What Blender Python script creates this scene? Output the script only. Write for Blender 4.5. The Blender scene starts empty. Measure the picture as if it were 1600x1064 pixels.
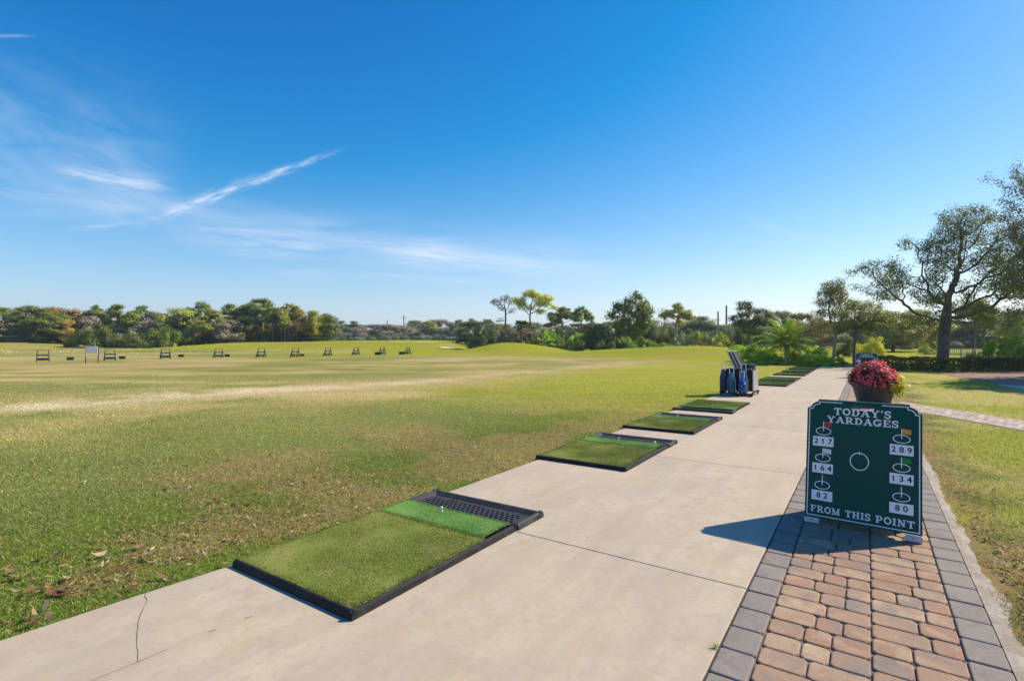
import bpy, bmesh, math, random
import numpy as np
from mathutils import Vector, Matrix
from mathutils.geometry import tessellate_polygon

R = math.radians
SC = bpy.context.scene
COL = SC.collection
rng = np.random.default_rng(7)
random.seed(7)

# ------------------------------------------------------------------ frames
F_PX, CAM_H, HOR = 816.0, 1.52, 532.0
HD = R(34.2)
DX, DY = math.sin(HD), math.cos(HD)          # along the path
NX, NY = DY, -DX                             # to the right of the path


def W(s, t):
    return (DX * s + NX * t, DY * s + NY * t)


def ST(x, y):
    return DX * x + DY * y, NX * x + NY * y


def gnd(px, py, z=0.0):
    """ground point seen at a photo position (used for measuring where things stand)"""
    Y = F_PX * (CAM_H - z) / (py - HOR)
    return (px - 800) * Y / F_PX, Y


# ------------------------------------------------------------------ tagging
def tag(o, label=None, cat=None, group=None, kind=None):
    if label:
        o['label'] = label
    if cat:
        o['category'] = cat
    if group:
        o['group'] = group
    if kind:
        o['kind'] = kind
    return o


def empty(name, loc=(0, 0, 0), rz=0.0, label=None, cat=None, group=None):
    o = bpy.data.objects.new(name, None)
    COL.objects.link(o)
    o.empty_display_size = 0.2
    o.location = loc
    o.rotation_euler = (0, 0, rz)
    return tag(o, label, cat, group)


def link(name, me, parent=None, mat=None, bevel=0.0, smooth=False):
    o = bpy.data.objects.new(name, me)
    COL.objects.link(o)
    if mat is not None:
        me.materials.append(mat)
    if parent is not None:
        o.parent = parent
    if smooth:
        me.polygons.foreach_set('use_smooth', [True] * len(me.polygons))
    if bevel:
        b = o.modifiers.new('bevel', 'BEVEL')
        b.width = bevel
        b.segments = 2
        b.limit_method = 'ANGLE'
        b.angle_limit = R(40)
    return o


def copy_tree(o, parent=None):
    c = o.copy()
    COL.objects.link(c)
    if parent is not None:
        c.parent = parent
    for ch in o.children:
        copy_tree(ch, c)
    return c


class MB:
    def __init__(self):
        self.v, self.f = [], []

    def add(self, vs, fs):
        n = len(self.v)
        self.v += [tuple(p) for p in vs]
        self.f += [tuple(i + n for i in f) for f in fs]

    def box(self, c, s, M=None):
        x, y, z = s[0] / 2, s[1] / 2, s[2] / 2
        vs = [Vector((a * x, b * y, e * z)) for e in (-1, 1) for b in (-1, 1) for a in (-1, 1)]
        if M is not None:
            vs = [M @ p for p in vs]
        vs = [p + Vector(c) for p in vs]
        self.add(vs, [(0, 2, 3, 1), (4, 5, 7, 6), (0, 1, 5, 4), (2, 6, 7, 3), (0, 4, 6, 2), (1, 3, 7, 5)])
        return self

    def bar(self, p, q, w, h=None, up=(0, 0, 1)):
        h = h or w
        p, q = Vector(p), Vector(q)
        d = (q - p)
        L = d.length
        d.normalize()
        u = Vector(up)
        if abs(d.dot(u)) > .98:
            u = Vector((0, 1, 0))
        a = d.cross(u).normalized()
        b = a.cross(d)
        M = Matrix((a, d, b)).transposed()
        return self.box((p + q) / 2, (w, L, h), M)

    def tube(self, pts, rad, n=8, cap=True):
        pts = [Vector(p) for p in pts]
        k = len(pts)
        if not hasattr(rad, '__len__'):
            rad = [rad] * k
        vs, fs = [], []
        ref = None
        for i in range(k):
            d = (pts[min(i + 1, k - 1)] - pts[max(i - 1, 0)]).normalized()
            if ref is None:
                ref = d.orthogonal().normalized()
            a = (ref - d * ref.dot(d))
            a = a.normalized() if a.length > 1e-4 else d.orthogonal().normalized()
            ref = a
            b = d.cross(a)
            for j in range(n):
                t = 2 * math.pi * j / n
                vs.append(pts[i] + (a * math.cos(t) + b * math.sin(t)) * rad[i])
        for i in range(k - 1):
            for j in range(n):
                j2 = (j + 1) % n
                fs.append((i * n + j, i * n + j2, (i + 1) * n + j2, (i + 1) * n + j))
        if cap:
            fs.append(tuple(range(n - 1, -1, -1)))
            fs.append(tuple((k - 1) * n + j for j in range(n)))
        self.add(vs, fs)
        return self

    def lathe(self, prof, n=24, c=(0, 0, 0), capb=True, capt=True):
        vs, fs = [], []
        for r, z in prof:
            for j in range(n):
                t = 2 * math.pi * j / n
                vs.append((c[0] + r * math.cos(t), c[1] + r * math.sin(t), c[2] + z))
        for i in range(len(prof) - 1):
            for j in range(n):
                j2 = (j + 1) % n
                fs.append((i * n + j, i * n + j2, (i + 1) * n + j2, (i + 1) * n + j))
        if capb:
            fs.append(tuple(range(n - 1, -1, -1)))
        if capt:
            fs.append(tuple((len(prof) - 1) * n + j for j in range(n)))
        self.add(vs, fs)
        return self

    def prism(self, loops, z0, z1, fn=None):
        """polygon with holes (loops[0] outer ccw, others cw) between two heights"""
        flat = [p for l in loops for p in l]
        tris = tessellate_polygon([[Vector((p[0], p[1], 0)) for p in l] for l in loops])
        N = len(flat)
        vs = [(p[0], p[1], z1) for p in flat] + [(p[0], p[1], z0) for p in flat]
        fs = []
        for t in tris:
            a, b, c = [Vector((flat[i][0], flat[i][1], 0)) for i in t]
            if (b - a).cross(c - a).z < 0:
                t = (t[0], t[2], t[1])
            fs.append(tuple(t))
            fs.append((t[2] + N, t[1] + N, t[0] + N))
        o = 0
        for l in loops:
            m = len(l)
            for i in range(m):
                j = (i + 1) % m
                fs.append((o + i, o + i + N, o + j + N, o + j))
            o += m
        if fn:
            vs = [fn(p) for p in vs]
        self.add(vs, fs)
        return self

    def mesh(self, name):
        me = bpy.data.meshes.new(name)
        me.from_pydata(self.v, [], self.f)
        me.update()
        return me

    def obj(self, name, mat, parent=None, bevel=0.0, smooth=False):
        return link(name, self.mesh(name), parent, mat, bevel, smooth)


def np_mesh(name, V, loops_per_face, faces, attrs=None, cols=None, smooth=False):
    """faces: flat int array (n*k)"""
    me = bpy.data.meshes.new(name)
    nf = len(faces) // loops_per_face
    me.vertices.add(len(V))
    me.vertices.foreach_set('co', np.ascontiguousarray(V, dtype=np.float32).ravel())
    me.loops.add(len(faces))
    me.loops.foreach_set('vertex_index', np.ascontiguousarray(faces, dtype=np.int32))
    me.polygons.add(nf)
    me.polygons.foreach_set('loop_start', np.arange(nf, dtype=np.int32) * loops_per_face)
    try:
        me.polygons.foreach_set('loop_total', np.full(nf, loops_per_face, dtype=np.int32))
    except Exception:
        pass
    if smooth:
        me.polygons.foreach_set('use_smooth', np.ones(nf, dtype=bool))
    me.update(calc_edges=True)
    for k, (dom, a) in (attrs or {}).items():
        at = me.attributes.new(k, 'FLOAT', dom)
        at.data.foreach_set('value', np.ascontiguousarray(a, dtype=np.float32))
    for k, (dom, a) in (cols or {}).items():
        at = me.attributes.new(k, 'FLOAT_COLOR', dom)
        a4 = np.ones((len(a), 4), dtype=np.float32)
        a4[:, :3] = a
        at.data.foreach_set('color', a4.ravel())
    return me


# ------------------------------------------------------------------ numpy noise
def _hash(ix, iy, seed):
    n = (ix.astype(np.int64) * 374761393 + iy.astype(np.int64) * 668265263 + seed * 1274126177) & 0xFFFFFFFF
    n = ((n ^ (n >> 13)) * 1274126177) & 0xFFFFFFFF
    n = n ^ (n >> 16)
    return (n & 0xFFFFFF) / float(0xFFFFFF)


def vnoise(x, y, seed=0):
    x0, y0 = np.floor(x), np.floor(y)
    fx, fy = x - x0, y - y0
    fx = fx * fx * (3 - 2 * fx)
    fy = fy * fy * (3 - 2 * fy)
    a = _hash(x0, y0, seed)
    b = _hash(x0 + 1, y0, seed)
    c = _hash(x0, y0 + 1, seed)
    d = _hash(x0 + 1, y0 + 1, seed)
    return (a * (1 - fx) + b * fx) * (1 - fy) + (c * (1 - fx) + d * fx) * fy


def fbm(x, y, sc, oct=4, seed=0):
    r, amp, tot = 0, 1.0, 0.0
    for k in range(oct):
        r = r + amp * vnoise(x / sc + 17.3 * k, y / sc - 9.1 * k, seed + k)
        tot += amp
        amp *= .5
        sc *= .5
    return r / tot


def sstep(a, b, x):
    t = np.clip((x - a) / (b - a), 0, 1)
    return t * t * (3 - 2 * t)


# ------------------------------------------------------------------ node helpers
def new_mat(name):
    m = bpy.data.materials.new(name)
    m.use_nodes = True
    nt = m.node_tree
    nt.nodes.clear()
    out = nt.nodes.new('ShaderNodeOutputMaterial')
    return m, nt, out


def nd(nt, typ, ins=None, **props):
    n = nt.nodes.new(typ)
    for k, v in props.items():
        setattr(n, k, v)
    for k, v in (ins or {}).items():
        s = n.inputs[k]
        if isinstance(v, bpy.types.NodeSocket):
            nt.links.new(v, s)
        else:
            s.default_value = v
    return n


def mth(nt, op, a, b=None, c=None, clamp=False):
    n = nt.nodes.new('ShaderNodeMath')
    n.operation = op
    n.use_clamp = clamp
    for i, v in enumerate((a, b, c)):
        if v is None:
            continue
        if isinstance(v, bpy.types.NodeSocket):
            nt.links.new(v, n.inputs[i])
        else:
            n.inputs[i].default_value = v
    return n.outputs[0]


def mapr(nt, v, a, b, c=0.0, d=1.0, smooth=True):
    n = nt.nodes.new('ShaderNodeMapRange')
    n.interpolation_type = 'SMOOTHSTEP' if smooth else 'LINEAR'
    nt.links.new(v, n.inputs[0])
    for i, x in enumerate((a, b, c, d)):
        n.inputs[i + 1].default_value = x
    return n.outputs[0]


def mixc(nt, fac, a, b, mode='MIX'):
    n = nt.nodes.new('ShaderNodeMix')
    n.data_type = 'RGBA'
    n.blend_type = mode
    for sock, v in ((n.inputs[0], fac), (n.inputs[6], a), (n.inputs[7], b)):
        if isinstance(v, bpy.types.NodeSocket):
            nt.links.new(v, sock)
        else:
            sock.default_value = (*v, 1) if hasattr(v, '__len__') and len(v) == 3 else v
    return n.outputs[2]


def noise(nt, vec, scale, detail=4.0, rough=.55, dist=0.0):
    n = nd(nt, 'ShaderNodeTexNoise', {'Scale': scale, 'Detail': detail, 'Roughness': rough, 'Distortion': dist})
    if vec is not None:
        nt.links.new(vec, n.inputs['Vector'])
    return n.outputs['Fac']


def bump(nt, h, strength, dist):
    return nd(nt, 'ShaderNodeBump', {'Height': h, 'Strength': strength, 'Distance': dist}).outputs[0]


def plain(name, col, rough=.6, metal=0.0, var=.12, scale=6.0, bmp=.0, spec=.5, dirt=None, dirt_amt=.4):
    """painted / plastic / metal surface with slight mottling so nothing is perfectly even"""
    m, nt, out = new_mat(name)
    tc = nd(nt, 'ShaderNodeTexCoord').outputs['Object']
    n1 = noise(nt, tc, scale, 5)
    n2 = noise(nt, tc, scale * 9, 3)
    f = mth(nt, 'ADD', mth(nt, 'MULTIPLY', n1, .7), mth(nt, 'MULTIPLY', n2, .3))
    dark = tuple(max(0, c * (1 - var)) for c in col)
    lite = tuple(min(1, c * (1 + var)) for c in col)
    c = mixc(nt, mapr(nt, f, .3, .7), dark, lite)
    if dirt:
        c = mixc(nt, mth(nt, 'MULTIPLY', mapr(nt, noise(nt, tc, scale * 1.7, 6, .65), .5, .72), dirt_amt), c, dirt)
    b = nd(nt, 'ShaderNodeBsdfPrincipled', {'Base Color': c, 'Metallic': metal})
    b.inputs['Specular IOR Level'].default_value = spec
    nt.links.new(mapr(nt, n1, .3, .7, max(.02, rough - .08), min(1, rough + .08)), b.inputs['Roughness'])
    if bmp:
        nt.links.new(bump(nt, n2, bmp, .01), b.inputs['Normal'])
    nt.links.new(b.outputs[0], out.inputs[0])
    return m


LEAF_GAIN = 2.6


def leaf_mat(name, col, col2, trans=.35, rough=.55, patch=1.3):
    """leaf: per-leaf value 'rnd' mixes two colours, clump-sized noise drifts between them"""
    m, nt, out = new_mat(name)
    if name.startswith('leaf_'):
        g = 1.0 if 'hedge' in name else 2.4 if ('live_oak' in name) else LEAF_GAIN
        col, col2 = tuple(v * g for v in col), tuple(v * g for v in col2)
    at = nd(nt, 'ShaderNodeAttribute', attribute_name='rnd').outputs['Fac']
    oi = nd(nt, 'ShaderNodeObjectInfo').outputs['Random']
    tc = nd(nt, 'ShaderNodeTexCoord').outputs['Object']
    nz = mapr(nt, noise(nt, tc, patch, 3), .35, .65)
    f = mth(nt, 'ADD', mth(nt, 'MULTIPLY', at, .6), mth(nt, 'MULTIPLY', nz, .4))
    c = mixc(nt, f, col, col2)
    h = nd(nt, 'ShaderNodeHueSaturation', {'Color': c})
    nt.links.new(mapr(nt, oi, 0, 1, .485, .515, False), h.inputs['Hue'])
    nt.links.new(mapr(nt, oi, 0, 1, .85, 1.15, False), h.inputs['Value'])
    c = h.outputs[0]
    b = nd(nt, 'ShaderNodeBsdfPrincipled', {'Base Color': c, 'Roughness': rough})
    b.inputs['Specular IOR Level'].default_value = .18
    tcx = mixc(nt, .5, c, (.35, .4, .04), 'MIX')
    t = nd(nt, 'ShaderNodeBsdfTranslucent', {'Color': tcx})
    mx = nd(nt, 'ShaderNodeMixShader', {0: trans, 1: b.outputs[0], 2: t.outputs[0]})
    nt.links.new(mx.outputs[0], out.inputs[0])
    return m


def bark_mat(name, col, col2):
    m, nt, out = new_mat(name)
    tc = nd(nt, 'ShaderNodeTexCoord').outputs['Object']
    mp = nd(nt, 'ShaderNodeMapping', {'Vector': tc, 'Scale': (1, 1, .25)}).outputs[0]
    n = noise(nt, mp, 14, 6, .65)
    c = mixc(nt, mapr(nt, n, .35, .65), col, col2)
    b = nd(nt, 'ShaderNodeBsdfPrincipled', {'Base Color': c, 'Roughness': .9, 'Normal': bump(nt, n, .8, .03)})
    nt.links.new(b.outputs[0], out.inputs[0])
    return m

# ================================================================== CAMERA, LIGHT, SKY
SUN_EL, SUN_AZ = R(40.5), R(72.6)
cam = bpy.data.cameras.new('camera')
cam.sensor_width = 36
cam.lens = 36 * F_PX / 1600
cam.clip_start, cam.clip_end = .05, 6000
co = bpy.data.objects.new('camera', cam)
COL.objects.link(co)
co.location = (0, 0, CAM_H)
co.rotation_euler = (R(90), 0, 0)
SC.camera = co
sl = bpy.data.lights.new('sun', 'SUN')
sl.energy = 5.0
sl.angle = R(.53)
sl.color = (1, .885, .705)
so = bpy.data.objects.new('sun', sl)
COL.objects.link(so)
so.rotation_euler = (math.pi / 2 - SUN_EL, 0, math.pi - SUN_AZ)
so.location = (30, 10, 30)
SC.view_settings.view_transform = 'Standard'
SC.view_settings.look = 'None'
SC.view_settings.exposure = 0.42
SC.view_settings.gamma = 1.0
SC.cycles.max_bounces = 8
SC.cycles.transparent_max_bounces = 8

wd = bpy.data.worlds.new('World')
SC.world = wd
wd.use_nodes = True
nt = wd.node_tree
nt.nodes.clear()
wout = nt.nodes.new('ShaderNodeOutputWorld')
bg = nt.nodes.new('ShaderNodeBackground')
sky = nt.nodes.new('ShaderNodeTexSky')
sky.sky_type = 'NISHITA'
sky.sun_disc = False
sky.sun_elevation = SUN_EL
sky.sun_rotation = SUN_AZ
sky.altitude = 0
sky.air_density = 1.0
sky.dust_density = .35
sky.ozone_density = 2.5
hs = nd(nt, 'ShaderNodeHueSaturation', {'Color': sky.outputs[0], 'Saturation': 1.22, 'Value': 1.0, 'Hue': .497})
gr = nd(nt, 'ShaderNodeVectorMath', {0: hs.outputs[0], 1: (1.26, 1.10, 1.01), 2: (-1.15, -.38, .76)}, operation='MULTIPLY_ADD')
skyc = nd(nt, 'ShaderNodeVectorMath', {0: gr.outputs[0], 1: (.06, .05, .1)}, operation='MAXIMUM').outputs[0]
# cirrus, contrail and a paler band low over the horizon, laid out by direction
dv = nt.nodes.new('ShaderNodeTexCoord').outputs['Generated']
sx = nd(nt, 'ShaderNodeSeparateXYZ', {0: dv})
yy = mth(nt, 'MAXIMUM', sx.outputs[1], .05)
U = mth(nt, 'DIVIDE', sx.outputs[0], yy)
V = mth(nt, 'DIVIDE', sx.outputs[2], yy)
front = mapr(nt, sx.outputs[1], .2, .4)
hc = mixc(nt, mapr(nt, sx.outputs[0], -.85, .45, smooth=False), (2.35, 3.5, 5.1), (5.4, 6.1, 7.0))
hf = mth(nt, 'MULTIPLY', mth(nt, 'EXPONENT', mth(nt, 'MULTIPLY', mth(nt, 'ABSOLUTE', sx.outputs[2]), -9.0)), .85)
skyc = mixc(nt, hf, skyc, hc)
uvv = nd(nt, 'ShaderNodeCombineXYZ', {0: U, 1: V}).outputs[0]
wob = noise(nt, uvv, 7.0, 4, .6)
wob2 = noise(nt, uvv, 24.0, 4, .6)


def streak(u0, v0, u1, v1, w0, w1, amt, sx_=2.0, sy_=30.0, fade=.25, lo=.35, hi=.7, wb=.5, seed=0.0):
    L = math.hypot(u1 - u0, v1 - v0)
    cx, cy = (u1 - u0) / L, (v1 - v0) / L
    du = mth(nt, 'SUBTRACT', U, u0)
    dv_ = mth(nt, 'SUBTRACT', V, v0)
    a = mth(nt, 'ADD', mth(nt, 'MULTIPLY', du, cx), mth(nt, 'MULTIPLY', dv_, cy))
    b = mth(nt, 'SUBTRACT', mth(nt, 'MULTIPLY', dv_, cx), mth(nt, 'MULTIPLY', du, cy))
    an = mth(nt, 'DIVIDE', a, L)
    wid = mth(nt, 'ADD', w0, mth(nt, 'MULTIPLY', an, w1 - w0))
    b2 = mth(nt, 'ADD', b, mth(nt, 'MULTIPLY', mth(nt, 'SUBTRACT', wob, .5), wb * max(w0, w1)))
    b2 = mth(nt, 'ADD', b2, mth(nt, 'MULTIPLY', mth(nt, 'SUBTRACT', wob2, .5), .5 * wb * max(w0, w1)))
    g = mth(nt, 'DIVIDE', b2, mth(nt, 'MAXIMUM', wid, .002))
    g = mth(nt, 'EXPONENT', mth(nt, 'MULTIPLY', mth(nt, 'MULTIPLY', g, g), -1.0))
    e = mth(nt, 'MULTIPLY', mapr(nt, an, -.02, fade), mapr(nt, an, 1.0, 1 - fade))
    cv = nd(nt, 'ShaderNodeCombineXYZ', {0: mth(nt, 'MULTIPLY', a, sx_), 1: mth(nt, 'MULTIPLY', b, sy_), 2: seed}).outputs[0]
    n = mapr(nt, noise(nt, cv, 3.0, 6, .6, .6), lo, hi)
    return mth(nt, 'MULTIPLY', mth(nt, 'MULTIPLY', g, e), mth(nt, 'MULTIPLY', n, amt))


parts = [
    streak(-.745, .212, -.30, .375, .0130, .0045, .80, 7, 50, .35, .30, .80, 1.6, 1),        # contrail
    streak(-.90, .208, -.68, .232, .004, .006, .40, 5, 40, .5, .3, .8, .9, 2),         # its faint tail
    streak(-1.35, .335, .34, .118, .035, .035, .27, 1.5, 10, .2, .25, .75, .5, 3),      # long diffuse band
    streak(-.72, .205, .05, .15, .03, .022, .36, 1.5, 20, .3, .3, .75, .6, 4),
    streak(-.29, .172, .20, .125, .012, .018, .36, 3, 40, .3, .25, .7, .7, 5),         # wisp near horizon
    streak(-.90, .332, -.62, .285, .010, .018, .45, 4, 45, .35, .25, .7, .8, 6),        # wisp in the veil
    streak(-1.15, .47, -.60, .27, .11, .11, .21, 2.0, 7, .3, .2, .8, .4, 7),           # veil
    streak(-1.08, .582, -.90, .583, .003, .003, .18, 3, 20, .3, .1, .6, .6, 8),
    streak(.44, .235, .60, .18, .006, .008, .10, 2, 20, .3, .2, .7, .6, 9),
    streak(-.55, .135, .10, .105, .010, .012, .25, 1.5, 16, .3, .3, .75, .6, 10),
]
cl = parts[0]
for p in parts[1:]:
    cl = mth(nt, 'ADD', cl, p)
cl = mth(nt, 'MULTIPLY', mth(nt, 'MINIMUM', cl, .62), front)
skyc = mixc(nt, cl, skyc, (6.6, 7.0, 7.8))
nt.links.new(skyc, bg.inputs[0])
bg.inputs[1].default_value = .106
nt.links.new(bg.outputs[0], wout.inputs[0])

# ================================================================== GROUND
EDGE_S = np.array([-6, 0.7, 1.4, 1.9, 3.0, 4.0, 6, 60.0])
EDGE_T = np.array([-3.66, -3.639, -3.60, -3.555, -3.50, -3.48, -3.475, -3.46])


def edge_t(s):
    return np.interp(s, EDGE_S, EDGE_T)


CURVE = [(-120, 30), (-60, 29), (-33, 30), (-27.3, 32.3), (-24.6, 36.5), (-20, 41), (-14.6, 47.7), (-8, 51.7), (-3.75, 51),
         (3.7, 42.8), (9.2, 37.8), (13.9, 34.7), (17, 33.0), (40, 33)]
SANDL = [(-30, 4), (-15, 9.6), (-11.3, 11.6), (-10.1, 13.8), (-7.8, 16.0), (-4.5, 18.3), (-3.0, 19.8), (0.5, 25), (4.5, 31), (8, 35)]


def pl_dist(x, y, pl):
    best = np.full(x.shape, 1e9)
    par = np.zeros(x.shape)
    tot = 0
    for (ax, ay), (bx, by) in zip(pl[:-1], pl[1:]):
        L2 = (bx - ax) ** 2 + (by - ay) ** 2
        t = np.clip(((x - ax) * (bx - ax) + (y - ay) * (by - ay)) / L2, 0, 1)
        d = np.hypot(x - ax - t * (bx - ax), y - ay - t * (by - ay))
        m = d < best
        best = np.where(m, d, best)
        par = np.where(m, tot + t * math.sqrt(L2), par)
        tot += math.sqrt(L2)
    return best, par


def mound(x, y):
    def g(cx, cy, sl_, sr, sy, a):
        sx_ = np.where(x < cx, sl_, sr)
        return a * np.exp(-((x - cx) / sx_) ** 2 / 2 - ((y - cy) / sy) ** 2 / 2)
    h = g(-.6, 71, 3.4, 5.0, 5.0, 1.30)
    h = h + g(16.8, 46, 6.0, 4.5, 4.6, 1.02) + g(8.5, 52, 4.5, 5, 4.2, .42)
    rid = sstep(66, 93, y) * sstep(-66, -46, x) * (1 - sstep(-14, -5, x))
    h = h + rid * (1.22 + .35 * np.exp(-((x + 29) / 8) ** 2) + .25 * (fbm(x, y, 14, 2, 5) - .5))
    h = h + 1.15 * sstep(-84, -104, x) * sstep(86, 108, y)
    return h


def hgt(x, y):
    return -.016 + mound(x, y)


def hz(x, y):
    return float(hgt(np.array([float(x)]), np.array([float(y)]))[0])


def groundcol(x, y):
    s, t = ST(x, y)
    r = edge_t(s) - t                      # metres left of the path
    q = t - .56                            # metres right of the pavers
    n1 = fbm(x, y, 1.6, 4, 11)
    n2 = fbm(x, y, .5, 3, 23)
    n3 = fbm(x, y, 7.0, 3, 31)
    n4 = fbm(x + .3 * y, y * 3, 6.0, 4, 41)

    def C(*c):
        return np.array(c)[None, :]

    def mix(a, b, f):
        f = np.clip(f, 0, 1)[:, None]
        return a * (1 - f) + b * f
    lush, olive, dry = C(.125, .175, .022), C(.255, .255, .075), C(.42, .335, .165)
    straw, sand, lime = C(.36, .315, .115), C(.60, .51, .38), C(.255, .29, .012)
    litter = C(.33, .235, .115)
    green2 = C(.19, .215, .062)
    c = np.repeat(olive, len(x), 0)
    # near belt beside the path: green with litter patches
    near = 1 - sstep(2.6, 5.0, r + 1.2 * (n3 - .5))
    belt = mix(np.repeat(lush, len(x), 0), green2, sstep(.8, 3.5, r))
    belt = mix(belt, litter, sstep(.52, .66, n1 + .25 * (n2 - .5) + .10 * np.exp(-((r - .8) / .8) ** 2) + .07 * np.exp(-((r - .3) / .3) ** 2) * sstep(1.6, 2.4, s) - .09 * np.exp(-(r / .30) ** 2) * (1 - sstep(1.4, 2.2, s))) * .62)
    c = mix(c, green2, (1 - sstep(5.5, 9.5, r + 2.5 * (n3 - .5))) * .8)
    n5 = fbm(x + 3, y * 1.6 + 8, 10.0, 4, 51)
    n6 = fbm(x * .7 + 1, y * 2.2, 3.0, 4, 61)
    c = mix(c, straw, sstep(.49, .64, n1 * .5 + n3 * .5) * .6 * sstep(4, 8, r))
    c = mix(c, dry, sstep(.50, .60, .5 * n5 + .5 * n6) * .85 * sstep(6, 10, r))
    c = mix(c, green2 * .95, sstep(.50, .40, .5 * n5 + .5 * n6) * .7 * sstep(6, 10, r))
    c = mix(c, belt, near * .92)
    # farther along the path the turf is a fresher yellow green
    frs = sstep(7, 14, s) * (1 - sstep(7, 12, r + 4 * (n3 - .5)))
    c = mix(c, C(.31, .325, .032), frs * .8)
    c = c * (.86 + .28 * fbm(x, y * 1.5, 1.1, 4, 71))[:, None] * (.9 + .2 * fbm(x * .5, y * 1.3, 4.0, 3, 73))[:, None]
    # long pale sandy track across the field
    d, par = pl_dist(x, y, SANDL)
    fade = 1 - sstep(24, 42, par)
    wid = (.55 + .7 * sstep(9, 20, par) * fade) * (.7 + .6 * n3)
    band = np.exp(-(d / (wid * 3.4 + .01)) ** 2)
    c = mix(c, dry, band * sstep(.28, .58, n1 + .1) * .85)
    c = mix(c, sand, np.exp(-(d / wid) ** 2) * sstep(.36, .60, n1 * .4 + n2 * .3 + n6 * .3 + .05 * fade) * (.2 + .7 * fade))
    # second worn patch below the track
    d2 = np.hypot((x + 4.0) / 4.0, (y - 14.6) / 1.5)
    c = mix(c, dry * 1.1, (1 - sstep(.3, 1.2, d2)) * sstep(.4, .6, n1) * .9)
    d2 = np.hypot((x + 10.5) / 5.0, (y - 10.4) / .9)
    c = mix(c, dry, (1 - sstep(.3, 1.2, d2)) * sstep(.42, .6, n1) * .8)
    # worn line in front of the bag stands / mound foot
    d, par = pl_dist(x, y, CURVE)
    c = mix(c, C(.40, .295, .16), np.exp(-(d / (.7 + 1.2 * n3)) ** 2) * sstep(.36, .56, n4 + .08) * .8)
    # mounds: lime green
    m = mound(x, y)
    cy = np.interp(x, [p[0] for p in CURVE if p[0] > -28], [p[1] for p in CURVE if p[0] > -28])
    beyond = sstep(.3, 2.0, y - cy) * sstep(-30, -14, x)
    lm = np.maximum(sstep(.06, .35, m) * (1 - .65 * sstep(-55, -75, x)), beyond)
    c = mix(c, lime * (.86 + .28 * n3[:, None]), lm * .95)
    c = mix(c, C(.30, .25, .06), lm * sstep(.55, .72, n4) * .6)
    # bunkers
    for bx, by, rx, ry in ((-31, 97, 5.2, 1.6), (-19.5, 97.5, 3.2, 1.2), (-9.9, 81, 1.1, 1.0), (-14, 110, 6, 2)):
        e = np.hypot((x - bx) / rx, (y - by) / ry)
        c = mix(c, sand * 1.1, 1 - sstep(.85, 1.1, e))
    # right-hand lawn
    right = sstep(-.3, .0, q)
    lawn = mix(np.repeat(C(.29, .30, .045), len(x), 0), straw * 1.15, sstep(.38, .56, n1 * .5 + n3 * .5) * .85)
    sp = sstep(8.6, 10, x) * sstep(9, 13, y)
    lawn = mix(lawn, C(.26, .31, .022), sp * sstep(.62, .38, n1) * .8)
    lawn = mix(lawn, dry * .95, np.exp(-((q - 1.5) / .9) ** 2) * sstep(.36, .56, n1 + .06) * (1 - sstep(6, 10, s)) * .9)
    lawn = mix(lawn, litter * .85, np.exp(-(q / .45) ** 2) * sstep(.35, .5, n2 * .5 + n1 * .5 + .06))
    lawn = mix(lawn, C(.12, .17, .03), sstep(.50, .60, n2 * .6 + n1 * .4) * np.exp(-((q - .45) / .35) ** 2) * .8)
    lawn = mix(lawn, C(.27, .32, .02), sstep(28, 34, y))
    c = mix(c, lawn, right * (1 - lm))
    return np.clip(c, 0, 1)


def graded(a, b, step, lo, hi, g=1.09):
    v = list(np.arange(a, b + 1e-6, step))
    st_, p = step, b
    while p < hi:
        st_ = min(st_ * g, 250)
        p += st_
        v.append(p)
    st_, p = step, a
    while p > lo:
        st_ = min(st_ * g, 250)
        p -= st_
        v.insert(0, p)
    return np.array(v)


gx = graded(-12, 14, .22, -3500, 3500, 1.055)
gy = graded(-3, 24, .22, -600, 4200, 1.05)
GX, GY = np.meshgrid(gx, gy)
fx, fy = GX.ravel(), GY.ravel()
GV = np.stack([fx, fy, hgt(fx, fy)], 1)
nxg, nyg = len(gx), len(gy)
ii = (np.arange(nyg - 1)[:, None] * nxg + np.arange(nxg - 1)[None, :]).ravel()
GF = np.stack([ii, ii + 1, ii + nxg + 1, ii + nxg], 1).ravel()
gme = np_mesh('ground', GV, 4, GF, cols={'turf': ('POINT', groundcol(fx, fy))}, smooth=True)
gm, nt, out = new_mat('turf')
at = nd(nt, 'ShaderNodeAttribute', attribute_name='turf').outputs['Color']
pos = nd(nt, 'ShaderNodeNewGeometry').outputs['Position']
na = noise(nt, pos, 3.0, 6, .65)
nb = noise(nt, pos, 28.0, 5, .7)
nc = noise(nt, pos, 170.0, 3, .6)
c = mixc(nt, mapr(nt, na, .38, .62, 0, .85), at, mixc(nt, 1.0, at, (1.18, .98, .72), 'MULTIPLY'))
c = mixc(nt, mapr(nt, nb, .48, .72, 0, .55), c, mixc(nt, 1.0, c, (1.35, 1.22, 1.25), 'MULTIPLY'))
c = mixc(nt, mapr(nt, nb, .5, .30, 0, .75), c, mixc(nt, 1.0, c, (.50, .58, .50), 'MULTIPLY'))
c = mixc(nt, mapr(nt, nc, .5, .28, 0, .7), c, mixc(nt, 1.0, c, (.42, .5, .42), 'MULTIPLY'))
b = nd(nt, 'ShaderNodeBsdfPrincipled', {'Base Color': c, 'Roughness': .95,
       'Normal': bump(nt, mth(nt, 'ADD', mth(nt, 'MULTIPLY', nb, .6), mth(nt, 'MULTIPLY', nc, .4)), .7, .03)})
b.inputs['Specular IOR Level'].default_value = .1
nt.links.new(b.outputs[0], out.inputs[0])
tag(link('ground', gme, None, gm), kind='structure')

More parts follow.
